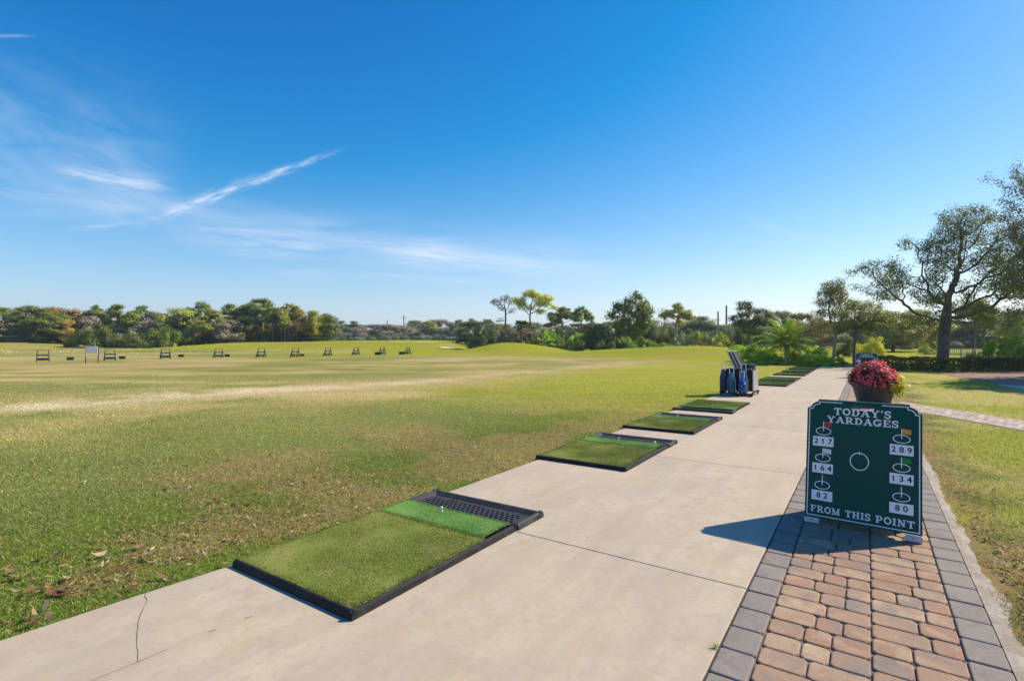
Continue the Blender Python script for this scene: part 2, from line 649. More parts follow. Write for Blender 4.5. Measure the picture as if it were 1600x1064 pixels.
# ------------------------------------------------------------------ concrete path
cm, nt, out = new_mat('concrete')
pos = nd(nt, 'ShaderNodeNewGeometry').outputs['Position']
rot = nd(nt, 'ShaderNodeMapping', {'Vector': pos, 'Rotation': (0, 0, HD)}).outputs[0]
str_ = nd(nt, 'ShaderNodeMapping', {'Vector': rot, 'Scale': (3.2, .35, 1)}).outputs[0]
n1 = noise(nt, pos, .9, 5, .6)
n2 = noise(nt, pos, 5.5, 5, .65)
n3 = noise(nt, pos, 150, 3, .6)
n4 = noise(nt, str_, 1.6, 5, .6)
n5 = noise(nt, pos, 2.2, 8, .75, .8)
n6 = noise(nt, pos, .45, 4, .6, .6)
n7 = noise(nt, pos, 22, 5, .7)
c = mixc(nt, mapr(nt, n1, .3, .7), (.425, .353, .274), (.515, .425, .31))
c = mixc(nt, mapr(nt, n4, .38, .68, 0, .6), c, (.37, .308, .235))
c = mixc(nt, mapr(nt, n2, .45, .68, 0, .55), c, (.385, .30, .215))
c = mixc(nt, mapr(nt, n5, .50, .64, 0, .6), c, (.465, .345, .21))
c = mixc(nt, mapr(nt, n6, .48, .62, 0, .5), c, (.51, .405, .28))
c = mixc(nt, mapr(nt, n7, .47, .66, 0, .4), c, (.37, .31, .24))
c = mixc(nt, mapr(nt, n3, .55, .75, 0, .35), c, (.36, .32, .27))
c = mixc(nt, mapr(nt, n3, .45, .25, 0, .35), c, (.68, .61, .51))
vo = nd(nt, 'ShaderNodeTexVoronoi', {'Vector': pos, 'Scale': 2.3, 'Randomness': 1.0}).outputs['Distance']
c = mixc(nt, mapr(nt, vo, .035, .012, 0, .55), c, (.16, .13, .10))
b = nd(nt, 'ShaderNodeBsdfPrincipled', {'Base Color': c, 'Roughness': .85, 'Normal': bump(nt, mth(nt, 'ADD', n3, mth(nt, 'MULTIPLY', n2, 1.5)), .25, .006)})
b.inputs['Specular IOR Level'].default_value = .25
nt.links.new(b.outputs[0], out.inputs[0])

JOINTS = [3.46 + 3.29 * k for k in range(-2, 10)]
cuts = sorted([-4.0] + JOINTS + [35.6])
pb = MB()
for a, e in zip(cuts[:-1], cuts[1:]):
    g = .004
    L = [(float(edge_t(s_)), s_) for s_ in np.linspace(a + g, e - g, 7)]
    loop = [(-.612, a + g), (-.612, e - g)] + [(t_, s_) for t_, s_ in reversed(L)]
    pb.prism([loop], -.10, 0.0, lambda p: (*W(p[1], p[0]), p[2]))
tag(pb.obj('concrete_path', cm, bevel=.005), kind='structure')
dark = plain('joint_dirt', (.045, .04, .034), .95, scale=20)
jb = MB()
jb.prism([[(-.60, -4), (-.60, 35.5), (-3.45, 35.5), (-3.45, -4)]], -.012, -.009, lambda p: (*W(p[1], p[0]), p[2]))
tag(jb.obj('joint_bed', dark), kind='structure')
# hairline crack and a shallow saw cut in the near slab
crk = [gnd(228, 926), gnd(226, 931), gnd(230, 938), gnd(222, 955), gnd(216, 970), gnd(215, 985), gnd(213, 1003), gnd(216, 1020), gnd(215, 1034)]


def ribbon(mb, pts, w, z):
    random.seed(4)
    vs, fs = [], []
    fine = []
    for p, q in zip(pts[:-1], pts[1:]):
        for k in range(4):
            f = k / 4
            fine.append((p[0] * (1 - f) + q[0] * f + random.gauss(0, w * .5), p[1] * (1 - f) + q[1] * f + random.gauss(0, w * .5)))
    fine.append(pts[-1])
    for i, p in enumerate(fine):
        a, e = Vector(fine[max(i - 1, 0)]), Vector(fine[min(i + 1, len(fine) - 1)])
        d = (e - a).normalized()
        ww = w * random.uniform(.35, 1.0)
        vs += [(p[0] - d.y * ww, p[1] + d.x * ww, z), (p[0] + d.y * ww, p[1] - d.x * ww, z)]
    for i in range(len(fine) - 1):
        fs.append((2 * i + 1, 2 * i + 3, 2 * i + 2, 2 * i))
    mb.add(vs, fs)


ck = MB()
ribbon(ck, crk, .0027, .0015)
ribbon(ck, [gnd(120, 1072), gnd(160, 1056), gnd(215, 1034), gnd(262, 1014)], .0021, .0018)
ribbon(ck, [gnd(326, 987.5), gnd(338, 983)], .004, .0021)
ribbon(ck, [gnd(383, 966), gnd(394, 962)], .004, .0024)
ckm = plain('crack_dirt', (.18, .145, .112), .95)
tag(ck.obj('path_crack', ckm), kind='structure')

# ------------------------------------------------------------------ pavers
pm, nt, out = new_mat('paver_stone')
at = nd(nt, 'ShaderNodeAttribute', attribute_name='stone').outputs['Color']
pos = nd(nt, 'ShaderNodeNewGeometry').outputs['Position']
n1 = noise(nt, pos, 7, 4, .6)
n2 = noise(nt, pos, 230, 2, .6)
n3 = noise(nt, pos, 40, 5, .65)
c = mixc(nt, mapr(nt, n1, .34, .62, 0, .85), at, (.315, .205, .135), 'MIX')
n8 = noise(nt, pos, 5.5, 3, .55, .7)
c = mixc(nt, mapr(nt, n8, .52, .66, 0, .65), c, (.23, .185, .155))
c = mixc(nt, mapr(nt, n8, .46, .34, 0, .55), c, (.43, .315, .195))
c = mixc(nt, mapr(nt, n3, .5, .7, 0, .4), c, mixc(nt, 1.0, c, (.68, .64, .62), 'MULTIPLY'))
c = mixc(nt, mapr(nt, n2, .64, .72, 0, .7), c, (.55, .52, .46))
c = mixc(nt, mapr(nt, n2, .40, .30, 0, .6), c, (.09, .07, .06))
b = nd(nt, 'ShaderNodeBsdfPrincipled', {'Base Color': c, 'Roughness': .85, 'Normal': bump(nt, mth(nt, 'ADD', n2, n3), .5, .004)})
b.inputs['Specular IOR Level'].default_value = .3
nt.links.new(b.outputs[0], out.inputs[0])
gpm = pm.copy()
gpm.name = 'paver_grey'
for n in gpm.node_tree.nodes:
    if n.type == 'MIX' and n.blend_type == 'MIX':
        v = tuple(round(q, 3) for q in n.inputs[7].default_value[:3])
        if v == (.23, .185, .155):
            n.inputs[7].default_value = (.19, .165, .145, 1)
        elif v == (.43, .315, .195):
            n.inputs[7].default_value = (.28, .245, .215, 1)
for n in gpm.node_tree.nodes:
    if n.type == 'MIX' and tuple(round(v, 3) for v in n.inputs[7].default_value[:3]) == (.315, .205, .135):
        n.inputs[7].default_value = (.245, .212, .182, 1)


class Pavers:
    def __init__(self):
        self.v, self.f, self.c = [], [], []

    def add(self, s0, s1, t0, t1, col, gap=.0034, cut=.017, zj=.0, fn=W, H=.05):
        s0 += gap; s1 -= gap; t0 += gap; t1 -= gap
        z = random.uniform(-.003, .001) + zj

        def ring(i, k, zz):
            a0, a1, b0, b1 = s0 + i, s1 - i, t0 + i, t1 - i
            pts = [(a0, b0 + k), (a0, b1 - k), (a0 + k, b1), (a1 - k, b1), (a1, b1 - k), (a1, b0 + k), (a1 - k, b0), (a0 + k, b0)]
            return [(*fn(*p), zz) for p in pts]
        n = len(self.v)
        self.v += ring(0, cut, z - H) + ring(0, cut, z - .008) + ring(.0025, cut, z - .0025) + ring(.0075, cut * .9, z)
        for L in range(3):
            for j in range(8):
                j2 = (j + 1) % 8
                self.f.append((n + L * 8 + j, n + (L + 1) * 8 + j, n + (L + 1) * 8 + j2, n + L * 8 + j2))
                self.c.append(col)
        self.f.append(tuple(n + 24 + j for j in range(7, -1, -1)))
        self.c.append(col)

    def obj(self, name, mat):
        me = bpy.data.meshes.new(name)
        me.from_pydata(self.v, [], self.f)
        at = me.attributes.new('stone', 'FLOAT_COLOR', 'FACE')
        a4 = np.ones((len(self.c), 4), dtype=np.float32)
        a4[:, :3] = self.c
        at.data.foreach_set('color', a4.ravel())
        me.update()
        bm = bmesh.new()
        bm.from_mesh(me)
        bmesh.ops.recalc_face_normals(bm, faces=bm.faces)
        bm.to_mesh(me)
        bm.free()
        return link(name, me, None, mat)


PAL = [(.335, .185, .118), (.365, .225, .143), (.405, .285, .182), (.30, .162, .108), (.245, .193, .16), (.455, .35, .225), (.375, .24, .155), (.28, .215, .173)]


def jit(c, a=.10):
    k = random.uniform(1 - a, 1 + a)
    return tuple(max(0, x * k * random.uniform(.97, 1.03)) for x in c)


random.seed(21)
pv, pg = Pavers(), Pavers()
s = -2.0
while s < 35.4:
    pg.add(s, s + .235, -.606, -.440, jit((.23, .197, .17), .13), cut=.010)
    pg.add(s + .07, s + .305, .392, .558, jit((.23, .197, .17), .13), cut=.010)
    s += .237
UN, RW = .0415, .162
for t0, ncol, off in ((-.438, 11, 0.0), (.0185, 9, -.085)):
    s = -2.0 + off
    while s < 35.3:
        k = 0
        while k < ncol:
            free = ncol - k
            w = random.choices([6, 4, 5, 3], [4, 4, 2, 1])[0]
            if free <= 6:
                w = free if free < 6 or random.random() < .5 else 3
            elif free - w < 3:
                w = free - 4
            pv.add(s, s + RW, t0 + k * UN, t0 + (k + w) * UN, jit(random.choices(PAL, [5, 6, 4, 2.5, 1.0, .8, 6, 1.8])[0], .12))
            k += w
        s += RW
tag(pv.obj('paver_walk', pm), kind='structure')
tag(pg.obj('paver_border', gpm), kind='structure')
pbm = plain('paver_sand', (.15, .12, .09), .95, scale=30)
bd = MB()
bd.prism([[(-.609, -2), (.555, -2), (.555, 35.4), (-.609, 35.4)]], -.03, -.0135, lambda p: (*W(p[1], p[0]), p[2]))
tag(bd.obj('paver_bed', pbm), kind='structure')
# side path of pale pavers heading right
sp = Pavers()
y = 3.0
row = 0
while y < 14.6:
    x = 8.70 - (.1 if row % 2 else 0)
    while x < 9.74:
        a, e = max(x, 8.70), min(x + .2, 9.74)
        if e - a > .04:
            _, tt = ST(a - .0, y + .1)
            _, tt2 = ST(e, y)
            if tt > .57:
                sp.add(y, y + .1, a, e, jit((.62, .525, .44), .08), fn=lambda q, w: (w, q), cut=.006, gap=.002, zj=-.003)
        x += .2
    y += .1
    row += 1
tag(sp.obj('side_path', pm), kind='structure')
bd = MB()
bd.prism([[(8.66, 3), (9.78, 3), (9.78, 13.0), (8.66, 11.3)]], -.03, -.011)
tag(bd.obj('side_path_bed', pbm), kind='structure')
# rough mortar haunch beside the pavers
hm, nt, out = new_mat('sandy_mortar')
pos = nd(nt, 'ShaderNodeNewGeometry').outputs['Position']
n1 = noise(nt, pos, 7, 6, .7)
n2 = noise(nt, pos, 90, 4, .7)
c = mixc(nt, mapr(nt, n1, .35, .65), (.46, .395, .315), (.32, .265, .20))
c = mixc(nt, mapr(nt, n2, .5, .7, 0, .6), c, (.2, .165, .125))
b = nd(nt, 'ShaderNodeBsdfPrincipled', {'Base Color': c, 'Roughness': .95, 'Normal': bump(nt, mth(nt, 'ADD', n1, n2), .6, .02)})
nt.links.new(b.outputs[0], out.inputs[0])
hb = MB()
vs, fs = [], []
ss = np.arange(1.5, 13.6, .035)
e1 = .575 + .03 * vnoise(ss / .17, ss * 0 + 1, 3) + .055 * vnoise(ss / 1.1, ss * 0 + 5, 4) + .03 * vnoise(ss / .07, ss * 0, 8)
e1 = e1 + .07 * np.exp(-((ss - 4.2) / .35) ** 2)
for i, s_ in enumerate(ss):
    for t_, z_ in ((.559, -.03), (.559, -.006), (.5 * (.559 + e1[i]), -.009 + .004 * float(vnoise(np.array([i * .13]), np.array([3.0]), 2)[0])), (e1[i], -.014), (e1[i] + .01, -.03)):
        vs.append((*W(s_, t_), z_))
for i in range(len(ss) - 1):
    for j in range(4):
        fs.append((i * 5 + j, i * 5 + j + 1, (i + 1) * 5 + j + 1, (i + 1) * 5 + j))
hb.add(vs, [f[::-1] for f in fs])
tag(hb.obj('mortar_edge', hm), kind='structure')
# mulch bed and grey cart path at the far right
mm, nt, out = new_mat('mulch')
pos = nd(nt, 'ShaderNodeNewGeometry').outputs['Position']
n1 = noise(nt, pos, 12, 6, .7)
c = mixc(nt, mapr(nt, n1, .35, .65), (.22, .115, .075), (.36, .22, .15))
b = nd(nt, 'ShaderNodeBsdfPrincipled', {'Base Color': c, 'Roughness': .95, 'Normal': bump(nt, n1, 1.0, .05)})
nt.links.new(b.outputs[0], out.inputs[0])
ml = [gnd(1478, 585.5), gnd(1520, 592), gnd(1560, 599), gnd(1600, 606), gnd(1690, 612), gnd(1800, 600), gnd(1760, 579.5), gnd(1600, 579.5), gnd(1490, 581)]
mb = MB().prism([ml], -.04, -.006)
tag(mb.obj('mulch_bed', mm), kind='structure')
kp = [gnd(1556, 600.2), gnd(1600, 603.2), gnd(1680, 606), gnd(1700, 613), gnd(1640, 612), gnd(1600, 608.5)]
mb = MB().prism([kp], -.04, .002)
tag(mb.obj('cart_path', plain('cart_path_concrete', (.42, .40, .38), .9)), kind='structure')

# ================================================================== HITTING MATS
rubber = plain('black_rubber', (.015, .015, .017), .6, var=.3, scale=5, bmp=.25, spec=.22, dirt=(.09, .07, .055), dirt_amt=.35)
tray_in = plain('tray_plastic', (.040, .040, .043), .6, spec=.22, var=.25, scale=6, dirt=(.17, .14, .11), dirt_amt=.3)


def turf_mat(name, a, b_, worn):
    m, nt, out = new_mat(name)
    tc = nd(nt, 'ShaderNodeTexCoord').outputs['Object']
    at = nd(nt, 'ShaderNodeAttribute', attribute_name='rnd').outputs['Fac']
    n1 = noise(nt, tc, 2.2, 4, .55, .4)
    n2 = noise(nt, tc, 140, 3, .7)
    c = mixc(nt, mapr(nt, n1, .35, .65), a, b_)
    c = mixc(nt, mapr(nt, noise(nt, tc, 3.5, 5, .6, .5), .52, .72, 0, .7), c, worn)
    c = mixc(nt, mth(nt, 'MULTIPLY', at, .55), c, mixc(nt, 1.0, c, (1.6, 1.5, 1.5), 'MULTIPLY'))
    c = mixc(nt, mapr(nt, n2, .5, .25, 0, .55), c, mixc(nt, 1.0, c, (.35, .4, .35), 'MULTIPLY'))
    b = nd(nt, 'ShaderNodeBsdfPrincipled', {'Base Color': c, 'Roughness': .8, 'Normal': bump(nt, n2, .8, .006)})
    b.inputs['Specular IOR Level'].default_value = .25
    nt.links.new(b.outputs[0], out.inputs[0])
    return m


mat_turf = turf_mat('worn_turf', (.165, .205, .030), (.245, .275, .062), (.28, .255, .085))
strip_turf = turf_mat('bright_turf', (.115, .25, .05), (.17, .31, .07), (.24, .31, .09))
MW, ML = 1.22, 2.03          # width (local x), length (local y)
TRAY = .40                   # tray depth
STRIP = .36


def carpet(x0, x1, y0, y1, z, n, seed, hgt_=.0075):
    """a turf sheet plus thousands of short fibres standing on it"""
    r = np.random.default_rng(seed)
    nx_, ny_ = 24, 24
    X, Y = np.meshgrid(np.linspace(x0, x1, nx_), np.linspace(y0, y1, ny_))
    ex = np.minimum(np.minimum(X - x0, x1 - X), np.minimum(Y - y0, y1 - Y))
    Z = z + .004 * np.clip(ex / .05, 0, 1) + .006 * (fbm(X + seed, Y, .5, 2, seed) - .5)
    V0 = np.stack([X.ravel(), Y.ravel(), Z.ravel()], 1)
    F0 = []
    for j in range(ny_ - 1):
        for i in range(nx_ - 1):
            a = j * nx_ + i
            F0 += [(a, a + 1, a + nx_ + 1), (a, a + nx_ + 1, a + nx_)]
    # skirt
    px, py = r.uniform(x0, x1, n), r.uniform(y0, y1, n)
    an = r.uniform(0, 2 * np.pi, n)
    w = r.uniform(.0018, .0035, n)
    h = r.uniform(.6, 1.3, n) * hgt_
    lx, ly = r.normal(0, .006, n), r.normal(0, .006, n)
    bz = np.full(n, z - .002)
    A = np.stack([px - np.cos(an) * w, py - np.sin(an) * w, bz], 1)
    B = np.stack([px + np.cos(an) * w, py + np.sin(an) * w, bz], 1)
    Cc = np.stack([px + lx, py + ly, bz + .004 + h], 1)
    V1 = np.stack([A, B, Cc], 1).reshape(-1, 3)
    Fc = np.concatenate([np.array(F0, dtype=np.int64).ravel(), np.arange(3 * n) + len(V0)])
    rnd = np.concatenate([np.full(len(F0), .25), r.random(n)])
    return np_mesh('turf_sheet', np.concatenate([V0, V1]), 3, Fc, attrs={'rnd': ('FACE', rnd)})


def mat_frame():
    """black rubber tray: base pan with a raised rounded rim on three sides and low curb on the grass side"""
    m = MB()
    h = .046
    prof = [(-.000, 0), (.010, h * .72), (.017, h), (.032, h), (.040, h * .8), (.040, .012)]

    def rim(p, q, nrm):
        vs, fs = [], []
        for end in (p, q):
            for d, z in prof:
                vs.append((end[0] + nrm[0] * d, end[1] + nrm[1] * d, z))
        k = len(prof)
        for i in range(k - 1):
            fs.append((i, i + 1, k + i + 1, k + i))
        fs.append(tuple(range(k)))
        fs.append(tuple(range(2 * k - 1, k - 1, -1)))
        m.add(vs, fs)
    yt = ML - TRAY
    rim((-MW / 2 + .004, 0), (MW / 2 - .004, 0), (0, 1))
    rim((MW / 2, yt - .02), (MW / 2, .003), (-1, 0))
    m.box((0, (ML - TRAY) / 2, .007), (MW - .03, ML - TRAY - .03, .010))
    m.box((MW / 2 - .028, yt + .0, .026), (.046, .045, .05))
    return m


def mat_tray():
    m = MB()
    y0, y1 = ML - TRAY + .012, ML
    x0, x1 = -MW / 2 - .012, MW / 2 + .012
    h = .048
    # sloped outer walls with flat lip
    def wall(p, q, nrm):
        prof = [(0, 0), (.010, h * .8), (.018, h), (.040, h), (.085, .020), (.085, .004)]
        vs, fs = [], []
        for end, e in ((p, 0), (q, 1)):
            for d, z in prof:
                vs.append((end[0] + nrm[0] * d, end[1] + nrm[1] * d, z))
        k = len(prof)
        for i in range(k - 1):
            fs.append((i, i + 1, k + i + 1, k + i))
        fs += [tuple(range(k)), tuple(range(2 * k - 1, k - 1, -1))]
        m.add(vs, fs)
    wall((x0, y1), (x1, y1), (0, -1))
    wall((x0 + .0015, y0), (x0 + .0015, y1 - .003), (1, 0))
    wall((x1 - .0015, y1 - .003), (x1 - .0015, y0), (-1, 0))
    return m


def mat_grate():
    """perforated floor of the ball tray: a plate with staggered round holes"""
    y0, y1 = ML - TRAY + .014, ML - .075
    x0, x1 = -MW / 2 + .065, MW / 2 - .065
    m = MB()
    loops = [[(x0, y0), (x1, y0), (x1, y1), (x0, y1)]]
    ny, nx_ = 5, 19
    sx_, sy_ = (x1 - x0 - .10) / nx_, (y1 - y0 - .075) / ny
    for j in range(ny):
        for i in range(nx_):
            cx = x0 + .05 + (i + .5 + (.25 if j % 2 else -.25)) * sx_
            cy = y0 + .015 + (j + .5) * sy_
            r = .0185
            loops.append([(cx + r * math.cos(t), cy - .95 * r * math.sin(t)) for t in np.linspace(0, 2 * math.pi, 9)[:-1]])
    m.prism(loops, .012, .019)
    return m


def make_mat():
    root = empty('hitting_mat', cat='golf mat', group='hitting mats in a row along the path edge')
    mat_frame().obj('frame', rubber, root, bevel=.003)
    link('turf', carpet(-MW / 2 + .004, MW / 2 - .040, .040, ML - TRAY - STRIP, .040, 70000, 3), root, mat_turf)
    link('turf_strip', carpet(-MW / 2 + .004, MW / 2 - .070, ML - TRAY - STRIP + .004, ML - TRAY + .004, .043, 20000, 5, .0065), root, strip_turf)
    tr = mat_tray().obj('ball_tray', tray_in, root, bevel=.003)
    g = mat_grate().obj('grate', tray_in, tr)
    pan = MB().box((0, ML - TRAY / 2, .0045), (MW - .04, TRAY - .05, .003)).obj('tray_base', rubber, tr)
    tee = MB().lathe([(.010, .045), (.008, .05), (.0075, .078), (.011, .084), (.0125, .090), (.0085, .0905)], 14, (-.10, ML - TRAY - .10, 0))
    tee.obj('tee', plain('tee_rubber', (.72, .70, .66), .5, var=.05), root, smooth=True)
    return root


MATS = [
    (1.845, 0, 'nearest hitting mat, its black tray and green strip at the far end'),
    (5.73, 0, 'second hitting mat from the front, with a loose ball in its tray'),
    (8.60, 0, 'third hitting mat, between the one with a loose ball and the reversed mat'),
    (13.50, 1, 'hitting mat turned round, its black tray facing the camera, before the ball bags'),
    (19.20, 0, 'first hitting mat beyond the black ball cart'),
    (21.65, 0, 'second hitting mat beyond the black ball cart'),
    (25.25, 0, 'third hitting mat beyond the black ball cart'),
    (28.1, 0, 'fourth hitting mat beyond the black ball cart, third from the far end'),
    (30.9, 0, 'second farthest hitting mat of the row'),
    (33.45, 0, 'farthest hitting mat, at the end of the path'),
]
proto = make_mat()
for i, (s_, rev, lab) in enumerate(MATS):
    o = proto if i == 0 else copy_tree(proto)
    tc_ = -2.915 + (0 if i < 4 else .12)
    x, y = W(s_, tc_)
    o.location = (x, y, .0005)
    o.rotation_euler = (0, 0, -HD + (math.pi if rev else 0) + (R(random.uniform(-.6, .6)) if i else R(.3)))
    o['label'] = lab

# golf balls close by
ballm = plain('golf_ball_white', (.78, .77, .70), .35, var=.04)
yball = plain('golf_ball_yellow', (.82, .76, .08), .4, var=.05)
bmesh_ball = bmesh.new()
bmesh.ops.create_icosphere(bmesh_ball, subdivisions=2, radius=.0215)
me = bpy.data.meshes.new('golf_ball')
bmesh_ball.to_mesh(me)
bmesh_ball.free()
me.polygons.foreach_set('use_smooth', [True] * len(me.polygons))
for (px, py, z, lab) in ((1023, 691.5, .042, 'pale range ball lying in the tray of the second mat'), (934, 680.5, .02, 'white ball at the grass edge beside the second mat tray')):
    x, y = gnd(px, py, z)
    o = link('golf_ball', me.copy(), None, ballm)
    o.location = (x, y, z)
    tag(o, lab, 'golf ball')
tm = MB().lathe([(.010, 0), (.009, .07), (.014, .08), (.012, .082)], 10)
o = tm.obj('loose_tee', plain('loose_tee_rubber', (.75, .73, .68), .5, var=.05), smooth=True)
x, y = gnd(918, 687, .02)
o.location = (x, y, .012)
o.rotation_euler = (R(35), R(-28), 0)
tag(o, 'white rubber tee lying tilted beside the second mat on the grass edge', 'tee')

# ================================================================== YARDAGE SIGN
sg = plain('sign_green', (.004, .070, .053), .55, spec=.22, var=.06, scale=3, dirt=(.03, .06, .055), dirt_amt=.35)
wht = plain('sign_white', (.80, .80, .80), .5, var=.03)
plate = plain('number_plate_white', (.86, .86, .88), .45, var=.03)
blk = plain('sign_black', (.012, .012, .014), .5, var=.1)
foot = plain('foot_grey', (.55, .55, .56), .6, var=.08, dirt=(.3, .27, .23))
FLAGC = {n: plain('flag_' + n, c, .5, var=.04) for n, c in dict(red=(.52, .015, .03), white=(.72, .74, .72), brown=(.035, .045, .03), orange=(.80, .30, .02), green=(.012, .22, .03), navy=(.008, .03, .05)).items()}
SW, SH, TILT = .39, .975, R(10)


def panel_pt(x, v, d=0.0, front=1):
    """point on the front (or back) board: v up the board, d outwards"""
    y = (v * math.sin(TILT) - d * math.cos(TILT))
    z = .050 + v * math.cos(TILT) + d * math.sin(TILT)
    y -= .0
    if front < 0:
        y = .40 - y
        x = -x
    return (x, y, z)


def outline(ins=0.0):
    w, h = SW - ins, SH - ins
    pts = [(w, ins)]
    k = .905 - ins * .4
    pts += [(w, k)]
    a = .365 - ins * .9
    e = .955 - ins
    c0 = .312 - ins * .6
    pts += [(a, k)]
    for t in np.linspace(0, math.pi / 2, 7)[1:]:
        pts.append((c0 + (a - c0) * math.cos(t), k + (e - k) * math.sin(t)))
    pts += [(c0, h)]
    full = pts + [(-x, y) for x, y in reversed(pts)]
    return full


def strip_faces(mb, pts, w, fn, d0, closed=False):
    """flat mitred stroke on the board"""
    P = [Vector(p) for p in pts]
    n = len(P)
    vs = []
    for i in range(n):
        a = P[(i - 1) % n] if (closed or i > 0) else None
        c_ = P[(i + 1) % n] if (closed or i < n - 1) else None
        d1 = (P[i] - a).normalized() if a is not None else None
        d2 = (c_ - P[i]).normalized() if c_ is not None else None
        d1 = d1 or d2
        d2 = d2 or d1
        n1, n2 = Vector((-d1.y, d1.x)), Vector((-d2.y, d2.x))
        m = (n1 + n2)
        m = m.normalized() if m.length > 1e-5 else n1
        k = w / 2 / max(.4, m.dot(n1))
        vs += [fn(*(P[i] + m * k), d0), fn(*(P[i] - m * k), d0)]
    fs = []
    for i in range(n if closed else n - 1):
        j = (i + 1) % n
        fs.append((2 * i + 1, 2 * j + 1, 2 * j, 2 * i))
    mb.add(vs, fs)


def arc(cx, cy, rx, ry, a0, a1, n=14):
    return [(cx + rx * math.cos(R(a0 + (a1 - a0) * i / n)), cy + ry * math.sin(R(a0 + (a1 - a0) * i / n))) for i in range(n + 1)]


SER = .10


def sf(x0, x1, y):
    return ([(x0, y), (x1, y)], SER)


b0, t1 = .05, .95
GL = {  # slab-serif capitals: width, list of (polyline, stroke width)
    'T': (.92, [([(.46, 0), (.46, .95)], .19), ([(.02, .93), (.90, .93)], .13), ([(.065, 1), (.065, .70)], .09), ([(.855, 1), (.855, .70)], .09), sf(.24, .68, b0)]),
    'O': (.96, [(arc(.48, .5, .375, .43, 0, 360, 28), .17)]),
    'D': (.98, [([(.24, .03), (.24, .97)], .19), ([(.02, .945), (.45, .945)] + arc(.45, .5, .40, .445, 90, -90) + [(.02, .055)], .115), (arc(.46, .5, .385, .36, 60, -60), .18)]),
    'A': (1.04, [([(.16, .05), (.50, 1)], .11), ([(.49, 1), (.86, .05)], .19), ([(.24, .34), (.74, .34)], .09), sf(-.02, .34, b0), sf(.64, 1.06, b0)]),
    'Y': (1.0, [([(.50, 0), (.50, .5)], .19), ([(.50, .44), (.15, .95)], .18), ([(.50, .44), (.83, .95)], .11), sf(-.02, .36, t1), sf(.64, 1.02, t1), sf(.28, .72, b0)]),
    "'": (.30, [([(.16, 1.02), (.17, .86)], .17), ([(.20, .88), (.11, .70)], .08)]),
    'S': (.78, [([(.66, .80)] + arc(.39, .73, .27, .215, 35, 230, 12) + [(.40, .515)] + arc(.39, .275, .28, .22, 60, -145, 12)[0:], .15), ([(.685, 1.0), (.685, .68)], .08), ([(.085, 0), (.085, .33)], .08)]),
    'R': (1.02, [([(.24, .03), (.24, .97)], .19), ([(.02, .945), (.50, .945)] + arc(.52, .71, .26, .235, 90, -90) + [(.30, .475)], .115), (arc(.52, .71, .24, .18, 55, -55), .17), ([(.52, .47), (.80, .05)], .18), sf(.02, .46, b0), sf(.70, 1.02, b0)]),
    'G': (1.0, [(arc(.48, .5, .375, .43, 48, 322, 22), .17), ([(.79, .05), (.79, .42)], .17), sf(.55, .98, .43), ([(.84, 1), (.84, .66)], .08)]),
    'E': (.90, [([(.24, .03), (.24, .97)], .19), sf(.02, .82, t1), sf(.02, .84, b0), ([(.3, .51), (.60, .51)], .10), ([(.80, 1), (.80, .68)], .085), ([(.82, 0), (.82, .34)], .085), ([(.60, .66), (.60, .36)], .075)]),
    'F': (.88, [([(.24, .03), (.24, .97)], .19), sf(.02, .82, t1), ([(.3, .51), (.60, .51)], .10), ([(.80, 1), (.80, .68)], .085), ([(.60, .66), (.60, .36)], .075), sf(.02, .50, b0)]),
    'H': (1.06, [([(.24, .03), (.24, .97)], .19), ([(.82, .03), (.82, .97)], .19), ([(.3, .5), (.76, .5)], .10), sf(.02, .44, b0), sf(.02, .44, t1), sf(.62, 1.04, b0), sf(.62, 1.04, t1)]),
    'I': (.50, [([(.25, .03), (.25, .97)], .19), sf(.02, .48, b0), sf(.02, .48, t1)]),
    'M': (1.22, [([(.20, .03), (.20, .97)], .10), ([(.22, .97), (.60, .05)], .18), ([(.60, .05), (.96, .97)], .10), ([(.98, .03), (.98, .97)], .19), sf(.02, .38, b0), sf(.02, .30, t1), sf(.78, 1.20, b0), sf(.92, 1.20, t1)]),
    'N': (1.08, [([(.22, .03), (.22, .97)], .10), ([(.22, .97), (.84, .03)], .19), ([(.84, .03), (.84, .97)], .10), sf(.02, .42, b0), sf(.02, .30, t1), sf(.66, 1.04, t1)]),
    'P': (.94, [([(.24, .03), (.24, .97)], .19), ([(.02, .945), (.50, .945)] + arc(.52, .68, .28, .265, 90, -90) + [(.30, .415)], .115), (arc(.52, .68, .26, .20, 55, -55), .17), sf(.02, .48, b0)]),
    ' ': (.42, []),
}


def write(mb, text, cx, v, cap, width, fn, d0):
    tot = sum(GL[ch][0] + .10 for ch in text) - .10
    kx = width / tot
    x = cx - width / 2
    for ch in text:
        w, strokes = GL[ch]
        for i, (pl, sw) in enumerate(strokes):
            # even out the stroke width between the two scales
            strip_faces(mb, [(x + p[0] * kx, v + p[1] * cap) for p in pl], sw * 1.22 * (kx + cap) / 2, fn, d0 + .00006 * i)
        x += (w + .10) * kx


def text_mesh(txt, size, bold=.0):
    cu = bpy.data.curves.new('t', 'FONT')
    cu.body = txt
    cu.size = size
    cu.align_x = 'CENTER'
    cu.align_y = 'CENTER'
    cu.offset = bold
    o = bpy.data.objects.new('t', cu)
    COL.objects.link(o)
    bpy.context.view_layer.update()
    me = bpy.data.meshes.new_from_object(o.evaluated_get(bpy.context.evaluated_depsgraph_get()))
    bpy.data.objects.remove(o)
    bpy.data.curves.remove(cu)
    return me


